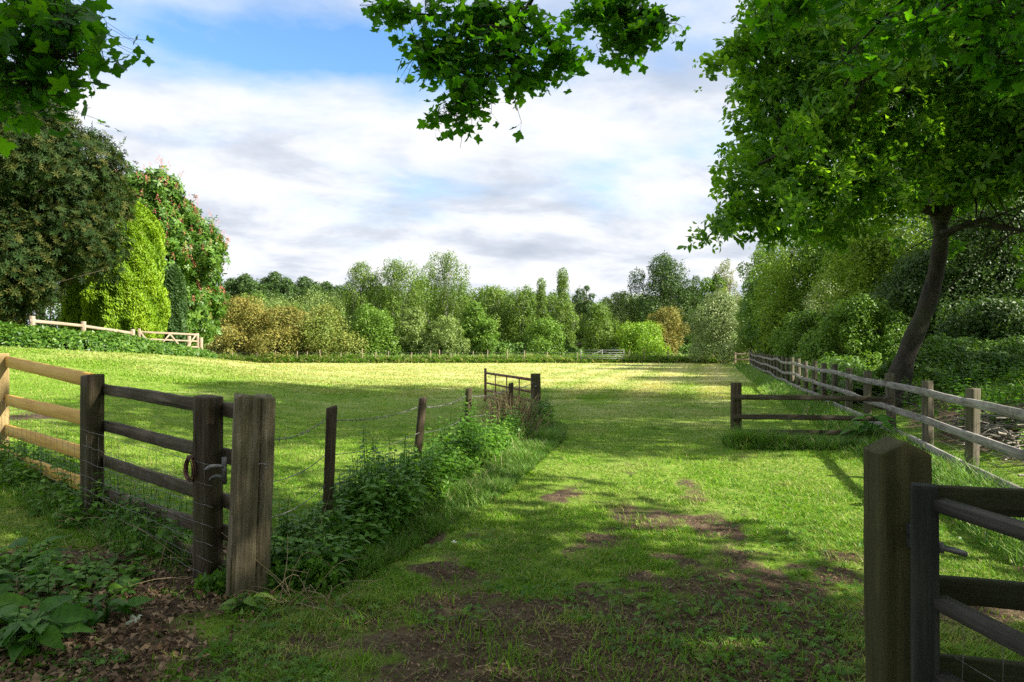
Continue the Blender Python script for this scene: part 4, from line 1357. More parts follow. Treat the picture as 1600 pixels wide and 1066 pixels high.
# the wood along the right-hand fence, far to near
W = 'trees of the wood along the rail fence'
far('tall bright green tree at the far end of the wood', 1196, 56, 382, 52, 'round', 'green', 'leafy_tree', n=18000, size=.2, z0=.08, nclump=28, group=W)
far('pale willow beside the white-flowered hawthorn at the fence corner', 1190, 38, 452, 56, 'dome', 'willow', 'willow_tree', n=13000, size=.17, z0=.03, group=W)
far('olive bush leaning over the far stretch of the rail fence', 1228, 56, 468, 46, 'dome', 'mid', 'leafy_bush', 'bush', n=20000, size=.17, nclump=32, cs=.27, z0=.02, group=W)
far('tall yellow green tree behind the near oak branches', 1262, 82, 360, 44, 'round', 'yellowgreen', 'leafy_tree', n=30000, size=.17, z0=.08, nclump=32, group=W)
far('broad mid green tree closing the gap above the middle of the rail fence', 1330, 95, 330, 42, 'round', 'green', 'leafy_tree', n=32000, size=.17, z0=.05, nclump=44, cs=.28, group=W)
far('rounded green tree rising behind the white-flowered hawthorn corner', 1235, 62, 400, 50, 'round', 'mid', 'leafy_tree', n=20000, size=.2, z0=.04, nclump=36, cs=.28, group=W)
far('hawthorn with white blossom sprays halfway along the wood', 1290, 52, 440, 36, 'dome', 'blossom', 'hawthorn_tree', n=17000, size=.13, z0=.05, nclump=30, group=W)
far('dark bush below the blossoming hawthorn halfway along', 1268, 60, 488, 34, 'dome', 'green', 'leafy_bush', 'bush', n=19000, size=.13, nclump=34, cs=.26, z0=.02, group=W)
far('fresh green sapling above the middle of the rail fence', 1345, 78, 466, 26, 'dome', 'green', 'leafy_bush', 'bush', n=24000, size=.11, nclump=38, cs=.25, z0=.05, group=W)
far('yellow green maple left of the leaning trunk', 1365, 90, 350, 31, 'round', 'yellowgreen', 'leafy_tree', n=36000, size=.13, z0=.10, nclump=36, group=W)
far('dark holly mass behind the leaning trunk', 1440, 90, 400, 27, 'dome', 'dark', 'holly_tree', n=30000, size=.12, z0=.02, nclump=32, group=W)
far('deep green tree right of the leaning trunk', 1545, 120, 280, 26, 'round', 'dark', 'leafy_tree', n=42000, size=.13, z0=.06, nclump=38, group=W)
far('dark laurel bush low at the right edge of the wood', 1560, 80, 470, 21, 'dome', 'dark', 'laurel_bush', 'bush', n=24000, size=.11, z0=.02, nclump=30, group=W)
far('tall dark tree closing the wood at the right edge', 1680, 170, 120, 28, 'round', 'mid', 'leafy_tree', n=42000, size=.16, z0=.03, nclump=44, group=W)
far('tall green tree behind the leaning trunk', 1440, 110, 300, 38, 'round', 'yellowgreen', 'leafy_tree', n=36000, size=.17, z0=.03, nclump=44, group=W)

# darker crowns behind the tree line
bproto = None
rb = random.Random(14)
for i in range(26):
    px = 400 + i * 30 + rb.uniform(-8, 8)
    Yb = 88 + rb.uniform(-3, 3)
    lab = 'dark crown glimpsed in the gaps behind the far tree line'
    grp = 'background trees behind the far tree line'
    if bproto is None:
        bproto = tree('background_tree', lab, 'tree', PX(px, Yb), Yb, 8.6, 3.9, 'egg', 'birch', 12000, .24, z0=.02, nclump=18, group=grp)
        continue
    o = bproto.copy(); COL.objects.link(o)
    s = rb.uniform(.9, 1.08) * (1.0 if px > 540 else .86)
    o.location = (PX(px, Yb), Yb, gz(PX(px, Yb), Yb)); o.scale = (s * 1.1, s * 1.1, s); o.rotation_euler.z = rb.uniform(0, 6)
    for c in list(bproto.children):
        d = c.copy(); COL.objects.link(d); d.parent = o

# distant wooded hill
proto = None
r9 = random.Random(4)
for i in range(72):
    x = -84 + (i % 24) * 2.9 + r9.uniform(-1, 1) - (i // 24) * 2
    y = 172 - (i // 24) * 10 + r9.uniform(-3, 3)
    lab = 'round dark crown in the wood on the distant hill'
    grp = 'trees of the wood on the distant hill'
    if proto is None:
        proto = tree('hill_tree', lab, 'tree', x, y, 8.5, 4.8, 'dome', 'dark', 5000, .5, z0=.0, nclump=18, group=grp)
        continue
    o = proto.copy(); COL.objects.link(o)
    s = r9.uniform(.7, 1.1)
    o.location = (x, y, gz(x, y)); o.scale = (s, s, s * r9.uniform(.85, 1.1)); o.rotation_euler.z = r9.uniform(0, 6)
    for c in list(proto.children):
        d = c.copy(); COL.objects.link(d); d.parent = o

# left group
far('leafy woodland tree glimpsed behind the golden conifer', 60, 90, 300, 50, 'round', 'mid', 'leafy_tree', n=16000, size=.22, z0=.03, group='garden trees on the left')
def flowers(t, P, u, r, cl):
    k = np.where((u[:, 2] > -.3))[0]
    k = k[r.permutation(len(k))[:1100]]
    k = k[np.linalg.norm(P[k, :2], axis=1) > 1.0]
    n = 16
    cc = np.repeat(P[k] + u[k] * .35 + np.array([0, 0, .15]), n, axis=0)
    tt = np.tile(np.linspace(0, 1, n), len(k))
    a = r.random(len(cc)) * 6.28
    rr = .085 * (1 - tt) + .02
    cc = cc + np.stack([np.cos(a) * rr, np.sin(a) * rr, tt * .36], 1)
    V, Fs, per = scatter(KITE[0], KITE[1], cc, frames(r.normal(size=cc.shape), r), .075)
    build('blossoms', V, Fs, M['pink'], t, fattr={'rnd': r.random(len(cc))[per]})
tree('chestnut_tree', 'red chestnut tree with upright pink flower spikes', 'tree', PX(212, 44), 44, 12.8 - gz(PX(212, 44), 44), 5.3, 'round', 'chestnut', 36000, .26, z0=.03,
     nclump=36, cs=.34, tmpl=rosette(5, .2, .0), extra=flowers, group='garden trees on the left')

def conifer(label, x, y, H, R, leaf, n, size, name='conifer_tree'):
    r = np.random.default_rng(nseed())
    t = thing(name, label, 'conifer', (x, y, gz(x, y)), 0, 'garden trees on the left')
    tt = r.random(n) ** .85
    a = r.random(n) * 2 * PI
    pr = profile('cone', tt)
    lump = vnoise(np.cos(a) * 1.6 + 7 + x, np.sin(a) * 1.6 + tt * H * .55, 1.8, 8)
    lump2 = vnoise(a * 6, tt * H * 3, 1.0, 9)
    rad = R * pr * (.74 + .32 * lump + .14 * lump2) * (1 - np.abs(r.normal(size=n)) * .06)
    z = .12 + tt * (H - .25) * (1 + .02 * lump)
    P = np.stack([np.cos(a) * rad, np.sin(a) * rad, z], 1)
    out = np.stack([np.cos(a), np.sin(a), np.full(n, .2)], 1)
    up = np.stack([np.cos(a) * .55, np.sin(a) * .55, np.ones(n)], 1) + r.normal(size=(n, 3)) * .28
    side = np.cross(out, up)
    mixn = out * (r.random(n)[:, None] * 1.2) + side * r.normal(size=n)[:, None]
    fr = frames(mixn, r, up)
    V, Fs, per = scatter(LANCE[0], LANCE[1], P, fr, size * (.6 + .8 * r.random(n)))
    rnd = np.clip(.45 * r.random(n) + .55 * lump, 0, 1)[per]
    build('crown', V, Fs, M[leaf], t, fattr={'rnd': rnd})
    b = Acc(); b.add(*tube([(0, 0, -.2), (0, 0, H * .5), (0, 0, H * .93)], [R * .09, R * .06, R * .02], 8)); b.build('trunk', M['bark'], t)
    # inner twigs in darker green: shade inside the crown put into the colour
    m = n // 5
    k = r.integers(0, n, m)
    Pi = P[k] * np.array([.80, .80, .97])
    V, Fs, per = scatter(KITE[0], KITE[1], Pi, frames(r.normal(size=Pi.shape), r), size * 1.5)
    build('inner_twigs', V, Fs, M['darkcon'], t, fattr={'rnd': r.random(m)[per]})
    return t
conifer('rounded golden conifer glowing yellow green behind the garden gate fence', PX(197, 38.6), 38.6, 8.9, 2.0, 'gold', 90000, .17)
conifer('shorter golden conifer half hidden behind the glossy shrub', PX(138, 40), 40.0, 7.6, 1.4, 'gold', 34000, .17)
conifer('narrow dark conifer squeezed between the golden conifer and the chestnut', PX(271, 40), 40.0, 5.6, .62, 'darkcon', 14000, .18)

# glossy shrub at the left edge (leaf rosettes)
SR = rosette(7, .13, .5)
tree('laurel_tree', 'tall glossy evergreen with bronze tips at the left edge', 'tree', -25.0, 31.5, 12.8, 5.1, 'round', 'shrub', 72000, .19, lean=(.9, 0), z0=.08, nclump=54, cs=.34, tmpl=SR, ry=1.0, group='garden trees on the left')

# leafy hedge bank
def leaf_bank(name, label, cat, pts, n, w, h, leaf, size, kind=None, tmpl=None, seed=1, flat=1.0, hvar=.5):
    r = np.random.default_rng(seed)
    P = np.array(pts, float)
    P = smoothpath(P, 30)
    seg = np.hypot(*(P[1:, :2] - P[:-1, :2]).T); cum = np.concatenate([[0], np.cumsum(seg)])
    s = r.random(n) * cum[-1]
    X = np.interp(s, cum, P[:, 0]); Y = np.interp(s, cum, P[:, 1])
    ws = np.interp(s, cum, P[:, 2]) if P.shape[1] > 2 else np.full(n, w)
    hs = np.interp(s, cum, P[:, 3]) if P.shape[1] > 3 else np.full(n, h)
    i = np.clip(np.searchsorted(cum, s) - 1, 0, len(seg) - 1)
    T = (P[i + 1, :2] - P[i, :2]) / seg[i][:, None]
    a = r.random(n) * PI
    o = np.cos(a); up = np.sin(a)
    lump = fbm(s * 1.0, o * 1.5 + 3, 1.3, seed, 3)
    k = (1 - hvar * .5 + hvar * lump) * (1 - np.abs(r.normal(size=n)) * .12)
    X = X - T[:, 1] * o * ws * k; Y = Y + T[:, 0] * o * ws * k
    Z = gfine(X, Y) + up * hs * k * (.75 + .5 * fbm(X, Y, .9, seed + 5, 2))
    pos = np.stack([X, Y, Z], 1)
    N = np.stack([-T[:, 1] * o, T[:, 0] * o, up * .8 + flat * .5], 1) + r.normal(size=(n, 3)) * .6
    tm = tmpl or KITE
    V, Fs, per = scatter(tm[0], tm[1], pos, frames(N, r), size * (.55 + .9 * r.random(n)))
    ob = build(name, V, Fs, M[leaf], None, fattr={'rnd': r.random(n)[per]})
    tag(ob, label, cat, kind=kind)
    return ob
leaf_bank('ivy_hedge', 'low bank of fresh green ivy in front of the pale garden fence', 'hedge',
          [(-24.5, 25.5, 1.1, .8), (-21.0, 27.2, 1.1, .8), (-18.2, 28.3, 1.1, .75), (-17.4, 30.5, 1.1, .62), (-16.6, 32.5, 1.0, .5), (-15.3, 34.4, .6, .4)],
          60000, 1, .6, 'ivy', .15, seed=4)

# ------------------------------------------------------------------ the big near tree on the right
def near_oak():
    bx, by = 9.1, 16.0
    r = np.random.default_rng(77)
    t = thing('oak_tree', 'large leaning tree with a curved trunk overhanging the rail fence', 'tree', (bx, by, gz(bx, by)))
    base = Vector((bx, by, gz(bx, by)))
    def W3(px, py, Y): return np.array([PX(px, Y) - base.x, Y - base.y, PZ(py, Y) - base.z])
    a = Acc()
    trunk = [W3(1402, 640, 16), W3(1404, 596, 16), W3(1420, 545, 16.0), W3(1448, 480, 16), W3(1466, 410, 16.0), W3(1470, 350, 16), W3(1452, 260, 15.9), W3(1440, 120, 15.8), W3(1435, -60, 15.6), W3(1430, -200, 15.5)]
    tp = smoothpath(trunk, 44)
    rr = np.interp(np.linspace(0, 1, 44), [0, .08, .2, .5, .62, 1], [.37, .28, .21, .165, .14, .05])
    rr = rr * (1 + .06 * np.sin(np.arange(44) * 1.3))
    a.add(*tube(tp, rr, 14))
    limbs = [
        ([(1470, 350, 16), (1500, 300, 15.5), (1560, 260, 15), (1650, 200, 14.5), (1760, 120, 14)], .16),
        ([(1462, 330, 16), (1400, 300, 15), (1330, 280, 14), (1240, 260, 13), (1165, 262, 12.5)], .14),
        ([(1455, 270, 16), (1390, 200, 15.2), (1310, 150, 14.3), (1230, 110, 13.6), (1170, 75, 13.2)], .13),
        ([(1446, 200, 15.9), (1480, 120, 15.4), (1540, 40, 15), (1620, -60, 14.6)], .12),
        ([(1440, 120, 15.8), (1380, 40, 15.4), (1310, -40, 15), (1240, -120, 14.8)], .11),
        ([(1470, 360, 16), (1530, 345, 15), (1600, 360, 14.2), (1680, 350, 13.6)], .09),
        ([(1462, 330, 16), (1460, 290, 17.5), (1430, 240, 19.5), (1400, 180, 21)], .11),
        ([(1446, 200, 15.9), (1420, 150, 14.4), (1380, 120, 13.0), (1340, 110, 11.8)], .10),
    ]
    tips = []
    for pts, r0 in limbs:
        P = smoothpath([W3(*p) for p in pts], 16)
        P[1:] += r.normal(size=(15, 3)) * .05
        a.add(*tube(P, np.linspace(r0, r0 * .14, 16), 8))
        for i in range(5, 16):
            for q in range(2):
                d = r.normal(size=3) * np.array([1, 1, .7]); d /= np.linalg.norm(d)
                L = r.uniform(.7, 1.9)
                e = P[i] + d * L
                m = (P[i] + e) / 2 + r.normal(size=3) * .12
                b = smoothpath([P[i], m, e], 6)
                a.add(*tube(b, np.linspace(r0 * .22, .012, 6), 5))
                tips += [b[3], b[4], b[5]]
    a.build('trunk', M['barkdark'], t, smooth=True)
    # clumps placed through the crown volume
    cl = []
    spots = [(1150, 270, 12.4, .50), (1185, 300, 12.6, .7), (1170, 240, 12.8, .5), (1140, 345, 12.6, .38), (1190, 350, 13, .6), (1230, 330, 13, .9), (1165, 190, 13, .35),
             (1200, 150, 13.4, .7), (1240, 100, 13.6, 1.0), (1180, 100, 13.4, .5), (1165, 140, 13.4, .4), (1215, 40, 13.8, .7), (1190, 40, 13.2, .4), (1260, 20, 13.8, 1.0), (1300, 90, 14, 1.2), (1260, 180, 13.6, 1.1),
             (1250, 260, 13.4, 1.0), (1210, 215, 13.2, .7), (1300, 230, 14, 1.2), (1300, 320, 14, 1.0), (1350, 180, 14.4, 1.3), (1340, 60, 14.6, 1.3),
             (1360, 300, 14.6, 1.1), (1400, 240, 15, 1.1), (1400, 120, 14.8, 1.3), (1420, 30, 15, 1.4), (1480, 180, 15, 1.2), (1500, 80, 15, 1.4),
             (1540, 250, 15, 1.2), (1570, 150, 15, 1.4), (1590, 40, 15, 1.5), (1520, 310, 15, .9), (1600, 310, 14.4, 1.2), (1640, 220, 14.2, 1.4),
             (1560, 390, 14.8, .8), (1640, 400, 14.0, 1.1),  (1270, 350, 13.5, .4),
             (1350, -60, 15, 1.7), (1450, -100, 15.5, 2.0), (1550, -80, 15, 2.0), (1250, -70, 14.5, 1.4), (1650, -50, 15, 2.0), (1700, 150, 14, 1.8),
             (1440, -230, 15.5, 2.1), (1560, -230, 15.5, 2.0), (1340, -190, 15, 1.7), (1700, -200, 15, 2.0), (1420, 170, 18.5, 1.9), (1500, 20, 19, 2.2), (1360, 30, 18.5, 1.8), (1560, 200, 18.5, 1.8), (1640, 80, 19, 2.2), (1480, 280, 18, 1.3)]
    for px, py, Y, rad in spots:
        cl.append(np.concatenate([W3(px, py, Y), [rad]]))
    cl = np.array(cl)
    n = 34000
    w = cl[:, 3] ** 2.0; w /= w.sum()
    k = r.choice(len(cl), n, p=w)
    u = r.normal(size=(n, 3)); u /= np.linalg.norm(u, axis=1)[:, None]
    bump = vnoise(u[:, 0] * 3 + k * 3.7, u[:, 1] * 3 + u[:, 2] * 2.6 + k, 1.4, 3)
    rad = (.45 + .8 * bump) * (1 - np.abs(r.normal(size=n)) * .22)
    P = cl[k, :3] + u * rad[:, None] * (cl[k, 3:4] * np.array([1.05, 1.05, .8]))
    keep = (bump > .38) | (r.random(n) < .10)
    P, u = P[keep], u[keep]
    tips = np.array(tips)
    tt = tips[r.integers(0, len(tips), 9000)] + r.normal(size=(9000, 3)) * .13
    P = np.vstack([P, tt]); u = np.vstack([u, r.normal(size=(9000, 3))])
    # the lower bole stands clear of foliage
    zt = W3(1470, 325, 16)[2]
    tx = np.interp(P[:, 2], tp[:, 2], tp[:, 0]); ty = np.interp(P[:, 2], tp[:, 2], tp[:, 1])
    clear = (P[:, 2] < zt) & (np.abs(P[:, 0] - tx) < .95 + (ty - P[:, 1]) * .25) & (P[:, 1] < ty + .6)
    P, u = P[~clear], u[~clear]
    N = u * .7 + r.normal(size=u.shape) * .6 + np.array([0, 0, .6])
    fr = frames(N, r); sz = .140 * (.6 + .85 * r.random(len(P))); rn = r.random(len(P))
    q = Acc(); rr2 = []
    for j, T in enumerate((spray(6, .24, 1), spray(5, .22, 2), spray(8, .24, 3), spray(4, .27, 4))):
        m_ = np.arange(len(P)) % 4 == j
        V, Fs, per = scatter(T[0], T[1], P[m_], fr[m_], sz[m_])
        q.add(V, Fs); rr2.append(np.clip(rn[m_][per] + r.normal(size=len(per)) * .12, 0, 1))
    q.build('crown', M['oak'], t, fattr={'rnd': np.concatenate(rr2)})
near_oak()

# ------------------------------------------------------------------ sycamores overhead (leaves seen hanging into the view)
def hanging(t, base, boughs, seed, leafsize, per_m, spread, depth, bark_r=.02):
    """boughs given as polylines of world points; twigs and leaves hang off them"""
    r = np.random.default_rng(seed)
    a = Acc()
    LP = []; LN = []
    for pts, r0, dens, spr in boughs:
        P = smoothpath(pts, 26) - base
        L = np.linalg.norm(np.diff(P, axis=0), axis=1).sum()
        a.add(*tube(P, np.linspace(r0, r0 * .25, 26), 7))
        for q in range(int(L * per_m * dens)):
            f = r.random() ** .8
            i = min(int(f * 25), 24)
            p0 = P[i] + (P[i + 1] - P[i]) * r.random()
            d = r.normal(size=3) * np.array([1, depth, .65]); d /= np.linalg.norm(d)
            ln = spr * r.uniform(.35, 1.0)
            p2 = p0 + d * ln + np.array([0, 0, -.15 * ln])
            pm = (p0 + p2) / 2 + r.normal(size=3) * .03 + np.array([0, 0, .04])
            b = smoothpath([p0, pm, p2], 6)
            a.add(*tube(b, np.linspace(max(.0035, r0 * .16), .0018, 6), 4))
            for s in range(r.integers(4, 8)):
                ii = r.integers(2, 6)
                e = b[ii] + r.normal(size=3) * np.array([.055, .055, .04]) * spread + np.array([0, 0, -.025])
                a.add(*tube(np.array([b[ii], e]), [.0014, .0010], 3, False))
                LP.append(e); LN.append(np.array([r.normal() * .55, r.normal() * .55, 1.0]))
    a.build('branch', M['barkdark'], t, smooth=True)
    LP = np.array(LP); LN = np.array(LN)
    n = len(LP)
    up = r.normal(size=(n, 3)) * np.array([1, 1, .3]) + np.array([0, 0, -.9])
    V, Fs, per = scatter(MAPLE[0], MAPLE[1], LP, frames(LN + r.normal(size=(n, 3)) * .5, r, up), leafsize * (.45 + .85 * r.random(n)))
    build('leaves', V, Fs, M['maple'], t, fattr={'rnd': r.random(n)[per]})

def Wp(px, py, Y): return np.array([PX(px, Y), Y, PZ(py, Y)])

def big_sycamore(name, label, x, y, H, R, seed, n=20000, size=.24, z0=.3, boughs=None, **kw):
    t = tree(name, label, 'tree', x, y, H, R, 'round', 'maple', n, size, z0=z0, nclump=34, cs=.33, bark='bark', trunk_r=.32, seed=seed, group='sycamores shading the track')
    return t

# the middle one: trunk stands behind the viewer to the right
s1 = big_sycamore('sycamore_tree', 'sycamore reaching its lobed leaves down into the top middle of the view', 3.6, -2.5, 14, 6.0, 301, n=13000)
B1 = np.array([3.6, -2.5, gz(3.6, -2.5)])
hanging(s1, B1, [
    ([np.array([3.4, -2.0, 6.8]), np.array([1.6, 3.0, 6.6]), Wp(850, -40, 6.2), Wp(812, 5, 6.1), Wp(795, 60, 6.0), Wp(775, 100, 6.0), Wp(735, 150, 5.9), Wp(715, 178, 5.9)], .030, .0, .3),
    ([Wp(812, 5, 6.1), Wp(795, 60, 6.0), Wp(775, 100, 6.0), Wp(735, 150, 5.9)], .022, 2.6, .48),
    ([Wp(735, 140, 5.95), Wp(715, 170, 5.9), Wp(690, 182, 5.9)], .012, 2.6, .16),
    ([Wp(812, 5, 6.1), Wp(740, 20, 6.0), Wp(650, 20, 5.9), Wp(575, 8, 5.8)], .015, 2.0, .20),
    ([Wp(800, 40, 6.1), Wp(730, 60, 6.0), Wp(670, 75, 5.9), Wp(655, 85, 5.9)], .014, 3.2, .26),
    ([Wp(790, 70, 6.1), Wp(740, 100, 6.2), Wp(690, 110, 6.3)], .012, 3.2, .22),
    ([Wp(800, 30, 6.1), Wp(845, 55, 6.2), Wp(875, 85, 6.3), Wp(865, 110, 6.3)], .014, 3.0, .24),
    ([Wp(790, 70, 6.1), Wp(815, 110, 6.2), Wp(830, 125, 6.3)], .010, 3.0, .18),
    ([np.array([3.4, -2.0, 7.2]), np.array([2.6, 3.0, 6.9]), Wp(960, -40, 6.6), Wp(970, 10, 6.5), Wp(980, 50, 6.5), Wp(985, 75, 6.5)], .02, .15, .3),
    ([Wp(960, -10, 6.5), Wp(980, 40, 6.5), Wp(985, 70, 6.5)], .014, 4.0, .30),
    ([Wp(970, 5, 6.5), Wp(1010, 25, 6.5), Wp(1040, 40, 6.5)], .012, 4.0, .24),
    ([Wp(960, -5, 6.5), Wp(920, 15, 6.5), Wp(900, 25, 6.5)], .012, 3.2, .20),
], 41, .112, 25, 1.15, 1.0)

# left one: leaves hanging into the top left corner
s2 = big_sycamore('sycamore_tree', 'sycamore whose big leaves hang over the top left corner', -4.6, -1.2, 12, 4.2, 302, n=12000, z0=.45)
B2 = np.array([-4.6, -1.2, gz(-4.6, -1.2)])
hanging(s2, B2, [
    ([np.array([-4.6, -1.0, 4.4]), np.array([-3.6, 1.6, 3.9]), Wp(-68, -28, 3.3), Wp(-8, 37, 3.3), Wp(42, 67, 3.3), Wp(82, 87, 3.3)], .022, .7, .25),
    ([Wp(-68, -28, 3.3), Wp(22, -8, 3.3), Wp(82, 22, 3.3), Wp(112, 52, 3.2)], .012, 3.4, .17),
    ([Wp(-38, 22, 3.3), Wp(22, 62, 3.3), Wp(82, 87, 3.3), Wp(117, 87, 3.2)], .012, 3.4, .15),
    ([Wp(-58, 52, 3.3), Wp(-8, 102, 3.3), Wp(37, 132, 3.3), Wp(57, 152, 3.3)], .012, 4.4, .16),
    ([Wp(-78, 112, 3.3), Wp(-38, 142, 3.3), Wp(-13, 177, 3.3)], .010, 4.4, .14),
    ([Wp(22, -48, 3.6), Wp(72, 2, 3.6), Wp(127, 62, 3.6)], .010, 4.0, .2),
], 42, .105, 11, 1.7, 1.2)

# right one
s3 = big_sycamore('sycamore_tree', 'sycamore with lobed leaves overhanging the top right of the view', 8.5, 1.0, 15, 6.0, 303, n=15000)
B3 = np.array([8.5, 1.0, gz(8.5, 1.0)])
hanging(s3, B3, [
    ([np.array([8.3, 1.2, 6.5]), np.array([5.8, 3.6, 5.6]), Wp(1700, -20, 5.0), Wp(1640, 110, 4.9), Wp(1590, 95, 4.9), Wp(1545, 78, 4.9), Wp(1535, 40, 4.9), Wp(1525, 0, 4.9), Wp(1500, -60, 4.9)], .022, .3, .3),
    ([Wp(1525, -20, 4.9), Wp(1480, 10, 4.9), Wp(1450, 50, 4.9), Wp(1420, 95, 5.0)], .014, 1.7, .28),
    ([Wp(1450, -30, 4.9), Wp(1400, 10, 4.9), Wp(1350, 60, 4.9), Wp(1310, 100, 4.9)], .014, 1.7, .28),
    ([Wp(1380, -40, 4.9), Wp(1300, -10, 4.9), Wp(1240, 10, 4.9), Wp(1200, 25, 4.9)], .012, 2.2, .20),
    ([Wp(1545, 78, 4.9), Wp(1570, 120, 4.9), Wp(1590, 150, 4.9)], .010, 1.5, .2),
    ([Wp(1600, -30, 4.9), Wp(1560, 10, 4.9), Wp(1590, 50, 4.9)], .012, 2.2, .28),
], 43, .125, 16, 1.0, 1.0)

# further trees around the viewer that shade the track
big_sycamore('sycamore_tree', 'tall sycamore behind the viewer on the right', 14.0, 9.0, 17, 5.6, 304)
big_sycamore('sycamore_tree', 'sycamore standing behind the viewer on the left', -1.5, -7.0, 15, 6.0, 305, n=12000)
big_sycamore('sycamore_tree', 'outer sycamore right of the viewer at the edge of the wood', 13.0, -4.0, 17, 6.0, 306)

big_sycamore('sycamore_tree', 'tall unseen sycamore added right of the brushwood to shade the brambles', 23.0, 12.5, 19, 6.5, 309)  # out of view, added to shade the brambles and the left mound

# ------------------------------------------------------------------ undergrowth
def nettle_stems(name, label, cat, X, Y, Hs, seed, kind='stuff', leafk=1.0, mat='nettle', pairs=9):
    r = np.random.default_rng(seed)
    n = len(X)
    Z = gfine(X, Y)
    lean = r.normal(size=(n, 2)) * .10
    LP = []; FRn = []; UP = []; SZ = []; RN = []
    a = Acc()
    for i in range(n):
        H = Hs[i]
        b = np.array([X[i], Y[i], Z[i] - .03]); e = b + np.array([lean[i, 0] * H, lean[i, 1] * H, H])
        m = (b + e) / 2 + r.normal(size=3) * .01
        a.add(*tube(np.array([b, m, e]), [.0045, .0035, .0018], 4, False))
        base_rnd = r.random()
        np_ = max(5, int(pairs * H / .6))
        for j in range(np_):
            f = .15 + .85 * (j + .5) / np_
            p = b + (e - b) * f
            an = j * 1.57 + r.normal() * .3
            s = .098 * (1.15 - .72 * f ** 2) * leafk * r.uniform(.8, 1.2)
            for sg in (0, PI):
                d = np.array([math.cos(an + sg), math.sin(an + sg), .25 - .35 * r.random()])
                LP.append(p); UP.append(d); SZ.append(s)
                FRn.append(np.array([0, 0, 1.0]) + r.normal(size=3) * .25)
                RN.append(np.clip(base_rnd * .5 + .5 * r.random() + (f - .6) * .3, 0, 1))
    LP = np.array(LP); UP = np.array(UP)
    UPn = UP / np.linalg.norm(UP, axis=1)[:, None]
    N = np.array(FRn); N = N - UPn * (N * UPn).sum(1)[:, None]
    T = ovate(3, .30, .10, .30)
    V, Fs, per = scatter(T[0], T[1], LP, frames(N, r, UPn), np.array(SZ))
    nv = a.n
    rnd = np.array(RN)[per]
    VV = np.vstack([np.concatenate(a.V), V])
    Fa = np.concatenate(a.F[4])
    o = build(name, VV, [Fa] + [f + nv for f in Fs], M[mat], None, fattr={'rnd': np.concatenate([np.full(len(Fa), .3), rnd])})
    tag(o, label, cat, kind=kind)
    return o

def nettle_strip():
    r = np.random.default_rng(91)
    n = 1700
    Yc = 4.5 + 9.9 * r.random(n) ** 1.25
    xc = -1.71 + .225 * (Yc - 4.43)
    off = -.22 + r.random(n) * (.82 - .02 * Yc)
    X = xc + off
    dens = fbm(X, Yc, 1.6, 93, 2)
    edge = np.clip(1 - np.abs((off - .25) / .72) ** 3, .2, 1)
    H = (.08 + .85 * np.clip(dens - .2, 0, 1) + .22 * r.random(n)) * edge
    H = np.where(r.random(n) < .10, H * 1.45, H)
    nettle_stems('nettle_undergrowth', 'nettles and weeds crowding the barbed wire fence', 'nettles', X, Yc, np.clip(H * .92, .08, .95), 92)
    # small leaved filler under them
    m = 52000
    Yc = 4.4 + 10 * r.random(m) ** 1.3
    xc = -1.71 + .225 * (Yc - 4.43)
    off = -.33 + r.random(m) * (1.0 - .02 * Yc)
    X = xc + off
    d = fbm(X, Yc, 1.6, 93, 2)
    edge = np.clip(1 - np.abs((off - .25) / .8) ** 2.5, .1, 1)
    Z = gfine(X, Yc) + r.random(m) ** .8 * (.02 + .66 * np.clip(d - .18, 0, 1)) * edge
    P = np.stack([X, Yc, Z], 1)
    V, Fs, per = scatter(KITE[0], KITE[1], P, frames(r.normal(size=(m, 3)) * .7 + np.array([.2, -.3, .8]), r), .024 + .045 * r.random(m) ** 2)
    o = build('weed_undergrowth', V, Fs, M['nettle'], None, fattr={'rnd': r.random(m)[per]})
    tag(o, 'tangled small leaved weeds below the barbed wire', 'weeds', kind='stuff')
nettle_strip()
nettle_stems('nettle_plant', 'tall single nettle standing above the barbed wire by the third stake', 'nettle', np.array([-.62]), np.array([9.05]), np.array([1.05]), 97, None, 1.0, pairs=12)

def weeds_left():
    r = np.random.default_rng(95)
    n = 260
    X = -2.1 - 4.2 * r.random(n); Y = 4.9 + (-2.1 - X) * .88 + r.normal(size=n) * .22 - .05
    k = (X < -2.5)
    X, Y = X[k], Y[k]
    nettle_stems('nettle_undergrowth', 'nettles growing at the foot of the left rail fences', 'nettles', X, Y, .15 + .35 * r.random(len(X)), 96)
    n = 240
    X = 6.6 + 7.5 * r.random(n); Y = 9 + 10 * r.random(n)
    k = X > fence_x(Y) + .8
    nettle_stems('nettle_undergrowth', 'nettles covering the wood floor behind the rail fence', 'nettles', X[k], Y[k], .35 + .5 * r.random(k.sum()), 98, leafk=1.5)
weeds_left()
leaf_bank('bramble_undergrowth', 'dark bramble thicket at the foot of the leaning tree', 'brambles', [(9.6, 17.2, 1.2, .9), (12, 18.5, 1.6, 1.2), (16, 18.5, 1.8, 1.3)], 26000, 1, 1, 'mid', .10, 'stuff', seed=8)
leaf_bank('bramble_undergrowth', 'bramble and bracken behind the middle of the rail fence', 'brambles', [(8.4, 16.2, .7, .7), (10.2, 21, .9, .9), (12.8, 29, 1.2, 1.1), (16.5, 41, 1.3, 1.2), (20, 52, 1.2, 1.3)], 40000, 1, 1, 'mid', .11, 'stuff', seed=9)
leaf_bank('fern_undergrowth', 'low green plants on the bank right of the leaning trunk', 'plants', [(11.2, 14.2, 1.3, .55), (13.5, 15.2, 1.8, .8), (17, 15.5, 1.5, 1.0)], 24000, 1, 1, 'green', .08, 'stuff', seed=10, tmpl=ovate(2, .2, .1, .2))
